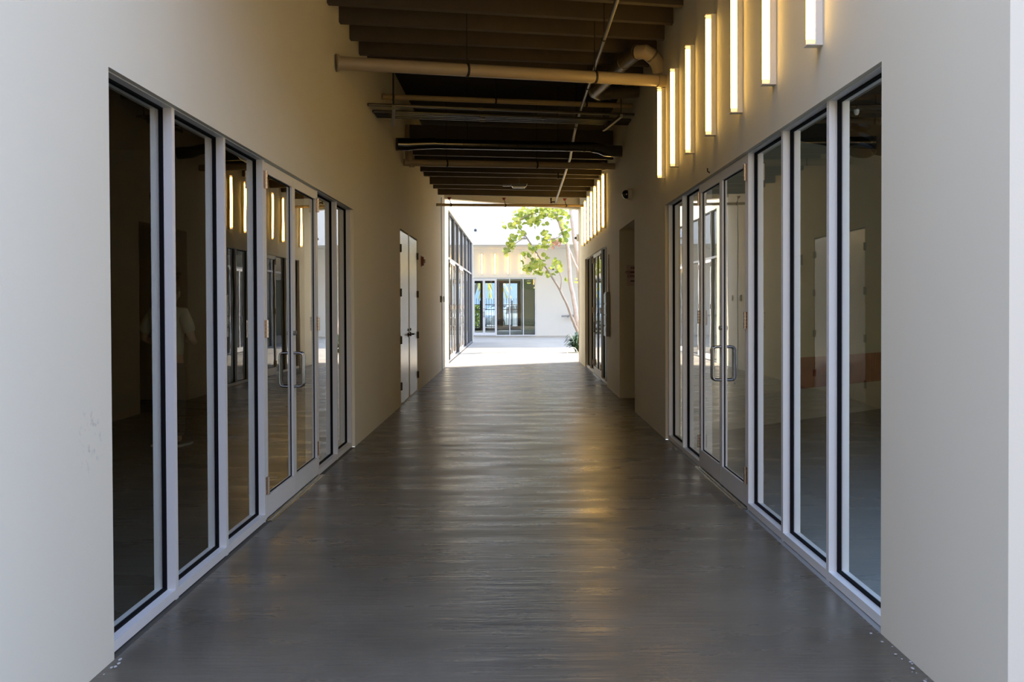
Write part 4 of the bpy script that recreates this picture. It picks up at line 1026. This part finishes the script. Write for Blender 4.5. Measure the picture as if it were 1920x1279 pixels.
# ------------------------------------------------------------------ person inside the left shop
def skin(name, nodes, edges, mat, parent, root=0, sub=2, smooth=True):
    me = bpy.data.meshes.new(name); me.from_pydata([n[0] for n in nodes], edges, []); o = bpy.data.objects.new(name, me); COL.objects.link(o)
    o.modifiers.new('skin', 'SKIN').use_smooth_shade = smooth
    sv = me.skin_vertices[0].data if me.skin_vertices else None
    if sv is None:
        bm = bmesh.new(); bm.from_mesh(me); bm.verts.layers.skin.verify(); bm.to_mesh(me); bm.free(); sv = me.skin_vertices[0].data
    for i, n in enumerate(nodes): sv[i].radius = n[1] if isinstance(n[1], tuple) else (n[1], n[1]); sv[i].use_root = (i == root)
    if sub:
        s = o.modifiers.new('sub', 'SUBSURF'); s.levels = sub; s.render_levels = sub
    dg = bpy.context.evaluated_depsgraph_get(); m2 = bpy.data.meshes.new_from_object(o.evaluated_get(dg)); bpy.data.objects.remove(o)
    m2.materials.clear(); m2.materials.append(mat)
    for p in m2.polygons: p.use_smooth = True
    o = bpy.data.objects.new(name, m2); COL.objects.link(o); o.parent = parent; return o
pp = hit_z(318, 836, 0)
person = thing('person', 'person in a white t-shirt and dark trousers standing inside the dark left shop, back turned', 'person', pp)
person.rotation_euler = (0, 0, math.radians(-8))
# x right, y forward (away from the camera), z up; the body faces +y with the arms bent forward
bn = []; be = []
def node(p, r, link=None):
    bn.append((p, r)); i = len(bn) - 1
    if link is not None: be.append((link, i))
    return i
pel = node((0, 0, 0.97), (0.155, 0.11)); wai = node((0, 0.0, 1.12), (0.145, 0.105), pel); che = node((0, 0.0, 1.32), (0.165, 0.115), wai); sho = node((0, -0.01, 1.47), (0.12, 0.085), che)
nk = node((0.005, 0.0, 1.545), 0.058, sho); hd0 = node((0.01, 0.035, 1.61), (0.068, 0.075), nk); hd1 = node((0.015, 0.045, 1.70), (0.082, 0.10), hd0); hd2 = node((0.015, 0.04, 1.775), (0.062, 0.08), hd1)
nose = node((0.05, 0.155, 1.675), 0.014, hd1)
hands = {}
for s in (-1, 1):
    a = node((s * 0.165, -0.01, 1.465), 0.068, sho); b = node((s * 0.235, -0.03, 1.34), 0.056, a); c = node((s * 0.285, -0.02, 1.185), 0.043, b)
    d = node((s * 0.235, 0.14, 1.145), 0.037, c); e_ = node((s * 0.135, 0.275, 1.16), 0.027, d); f = node((s * 0.085, 0.34, 1.175), (0.038, 0.022), e_)
    hands[s] = f
    for k in range(4):
        q = node((s * (0.055 - 0.004 * k), 0.385 + 0.004 * k, 1.205 - 0.021 * k), 0.0095, f); q2 = node((s * (0.025 - 0.004 * k), 0.395 - 0.006 * k, 1.207 - 0.021 * k), 0.0085, q)
        node((s * (0.008 + 0.004 * k), 0.375, 1.204 - 0.021 * k), 0.0075, q2)
    q = node((s * 0.07, 0.345, 1.215), 0.011, f); node((s * 0.045, 0.365, 1.238), 0.0095, q)
    h = node((s * 0.085, 0.0, 0.90), 0.098, pel); k_ = node((s * 0.105, 0.015, 0.52), 0.062, h); an = node((s * 0.115, -0.02, 0.10), 0.040, k_); hl = node((s * 0.118, -0.03, 0.045), (0.038, 0.04), an)
    node((s * 0.135, 0.14, 0.035), (0.042, 0.028), hl)
body = skin('body', bn, be, M['skin'], person, 0)
# t-shirt: torso shell with short sleeves
tn = []; te = []
def tnode(p, r, link=None):
    tn.append((p, r)); i = len(tn) - 1
    if link is not None: te.append((link, i))
    return i
a = tnode((0, 0, 0.93), (0.190, 0.145)); b = tnode((0, 0, 1.10), (0.178, 0.135), a); c = tnode((0, 0, 1.32), (0.192, 0.14), b); d = tnode((0, -0.01, 1.475), (0.145, 0.10), c); tnode((0.003, -0.005, 1.525), 0.072, d)
for s in (-1, 1):
    e_ = tnode((s * 0.17, -0.01, 1.462), 0.086, d); f = tnode((s * 0.238, -0.03, 1.345), 0.078, e_); tnode((s * 0.272, -0.025, 1.235), 0.074, f)
skin('t_shirt', tn, te, M['tee'], person, 0)
tn = []; te = []
a = tnode((0, 0, 0.99), (0.172, 0.128)); b = tnode((0, 0.0, 0.90), (0.165, 0.128), a)
for s in (-1, 1):
    c = tnode((s * 0.09, 0.0, 0.80), 0.112, b); d = tnode((s * 0.106, 0.012, 0.50), 0.083, c); tnode((s * 0.117, -0.015, 0.09), 0.070, d)
skin('trousers', tn, te, M['trouser'], person, 0)
for s in (-1, 1):
    sh = skin('shoe', [((s * 0.118, -0.06, 0.055), (0.045, 0.05)), ((s * 0.123, 0.03, 0.055), (0.047, 0.045)), ((s * 0.135, 0.14, 0.042), (0.048, 0.034)), ((s * 0.14, 0.195, 0.035), (0.036, 0.024))], [(0, 1), (1, 2), (2, 3)], M['shoe'], person)
    OFF[sh.name] = Vector((0, 0, 0))
    obj('sole', MB().prism([(s * 0.118 - 0.048, -0.105), (s * 0.118 + 0.048, -0.105), (s * 0.135 + 0.052, 0.13), (s * 0.14 + 0.03, 0.225), (s * 0.14 - 0.03, 0.225), (s * 0.135 - 0.052, 0.13)], 0.0, 0.022), M['sole'], sh, local=True)
hr = MB()
hr.sphere((0.013, 0.022, 1.745), (0.098, 0.112, 0.095), 24, 14)
hr.sphere((0.008, -0.02, 1.69), (0.092, 0.075, 0.105), 20, 12)
OFF[person.name] = Vector((0, 0, 0))
obj('hair', hr, M['hair'], person, True, local=True)
for s in (-1, 1): obj('ear', MB().sphere((0.013 + s * 0.093, 0.04, 1.675), (0.014, 0.022, 0.034), 12, 8), M['skin'], person, True, local=True)
for s in (-1, 1): obj('eye', MB().sphere((0.03 + s * 0.032, 0.132, 1.70), 0.013, 10, 8), M['white_lens'], person, True, local=True)
obj('mouth', MB().sphere((0.03, 0.118, 1.628), (0.026, 0.012, 0.008), 10, 8), M['ink_red'], person, True, local=True)

# ------------------------------------------------------------------ light
w = bpy.data.worlds.new('sky'); SC.world = w; w.use_nodes = True; nt = w.node_tree
bg = nt.nodes['Background']
tc = nt.nodes.new('ShaderNodeTexCoord'); sx = nt.nodes.new('ShaderNodeSeparateXYZ'); nt.links.new(tc.outputs['Generated'], sx.inputs[0])
rp_ = nt.nodes.new('ShaderNodeValToRGB'); nt.links.new(sx.outputs['Z'], rp_.inputs[0])
rp_.color_ramp.elements[0].position = 0.0; rp_.color_ramp.elements[0].color = (0.83, 0.905, 1.0, 1)
rp_.color_ramp.elements[1].position = 0.55; rp_.color_ramp.elements[1].color = (0.49, 0.70, 1.24, 1)
nt.links.new(rp_.outputs[0], bg.inputs['Color']); bg.inputs['Strength'].default_value = 3.3
sd = bpy.data.lights.new('sun', 'SUN'); sd.energy = 10.5; sd.angle = math.radians(0.6); sd.color = (1.0, 0.88, 0.70)
so = bpy.data.objects.new('sun', sd); COL.objects.link(so); so.location = (20, 20, 30)
sdir = Vector((-0.72, -0.45, -0.75)).normalized()
so.rotation_euler = sdir.to_track_quat('-Z', 'Y').to_euler()

SC.view_settings.view_transform = 'Standard'; SC.view_settings.look = 'None'
SC.view_settings.gamma = 1.0; SC.view_settings.use_curve_mapping = False
SC.view_settings.exposure = 0.0
cy = SC.cycles
cy.use_denoising = True
cy.max_bounces = 10; cy.diffuse_bounces = 5; cy.glossy_bounces = 5; cy.transparent_max_bounces = 24
cy.sample_clamp_indirect = 6.0; cy.caustics_reflective = False; cy.caustics_refractive = False
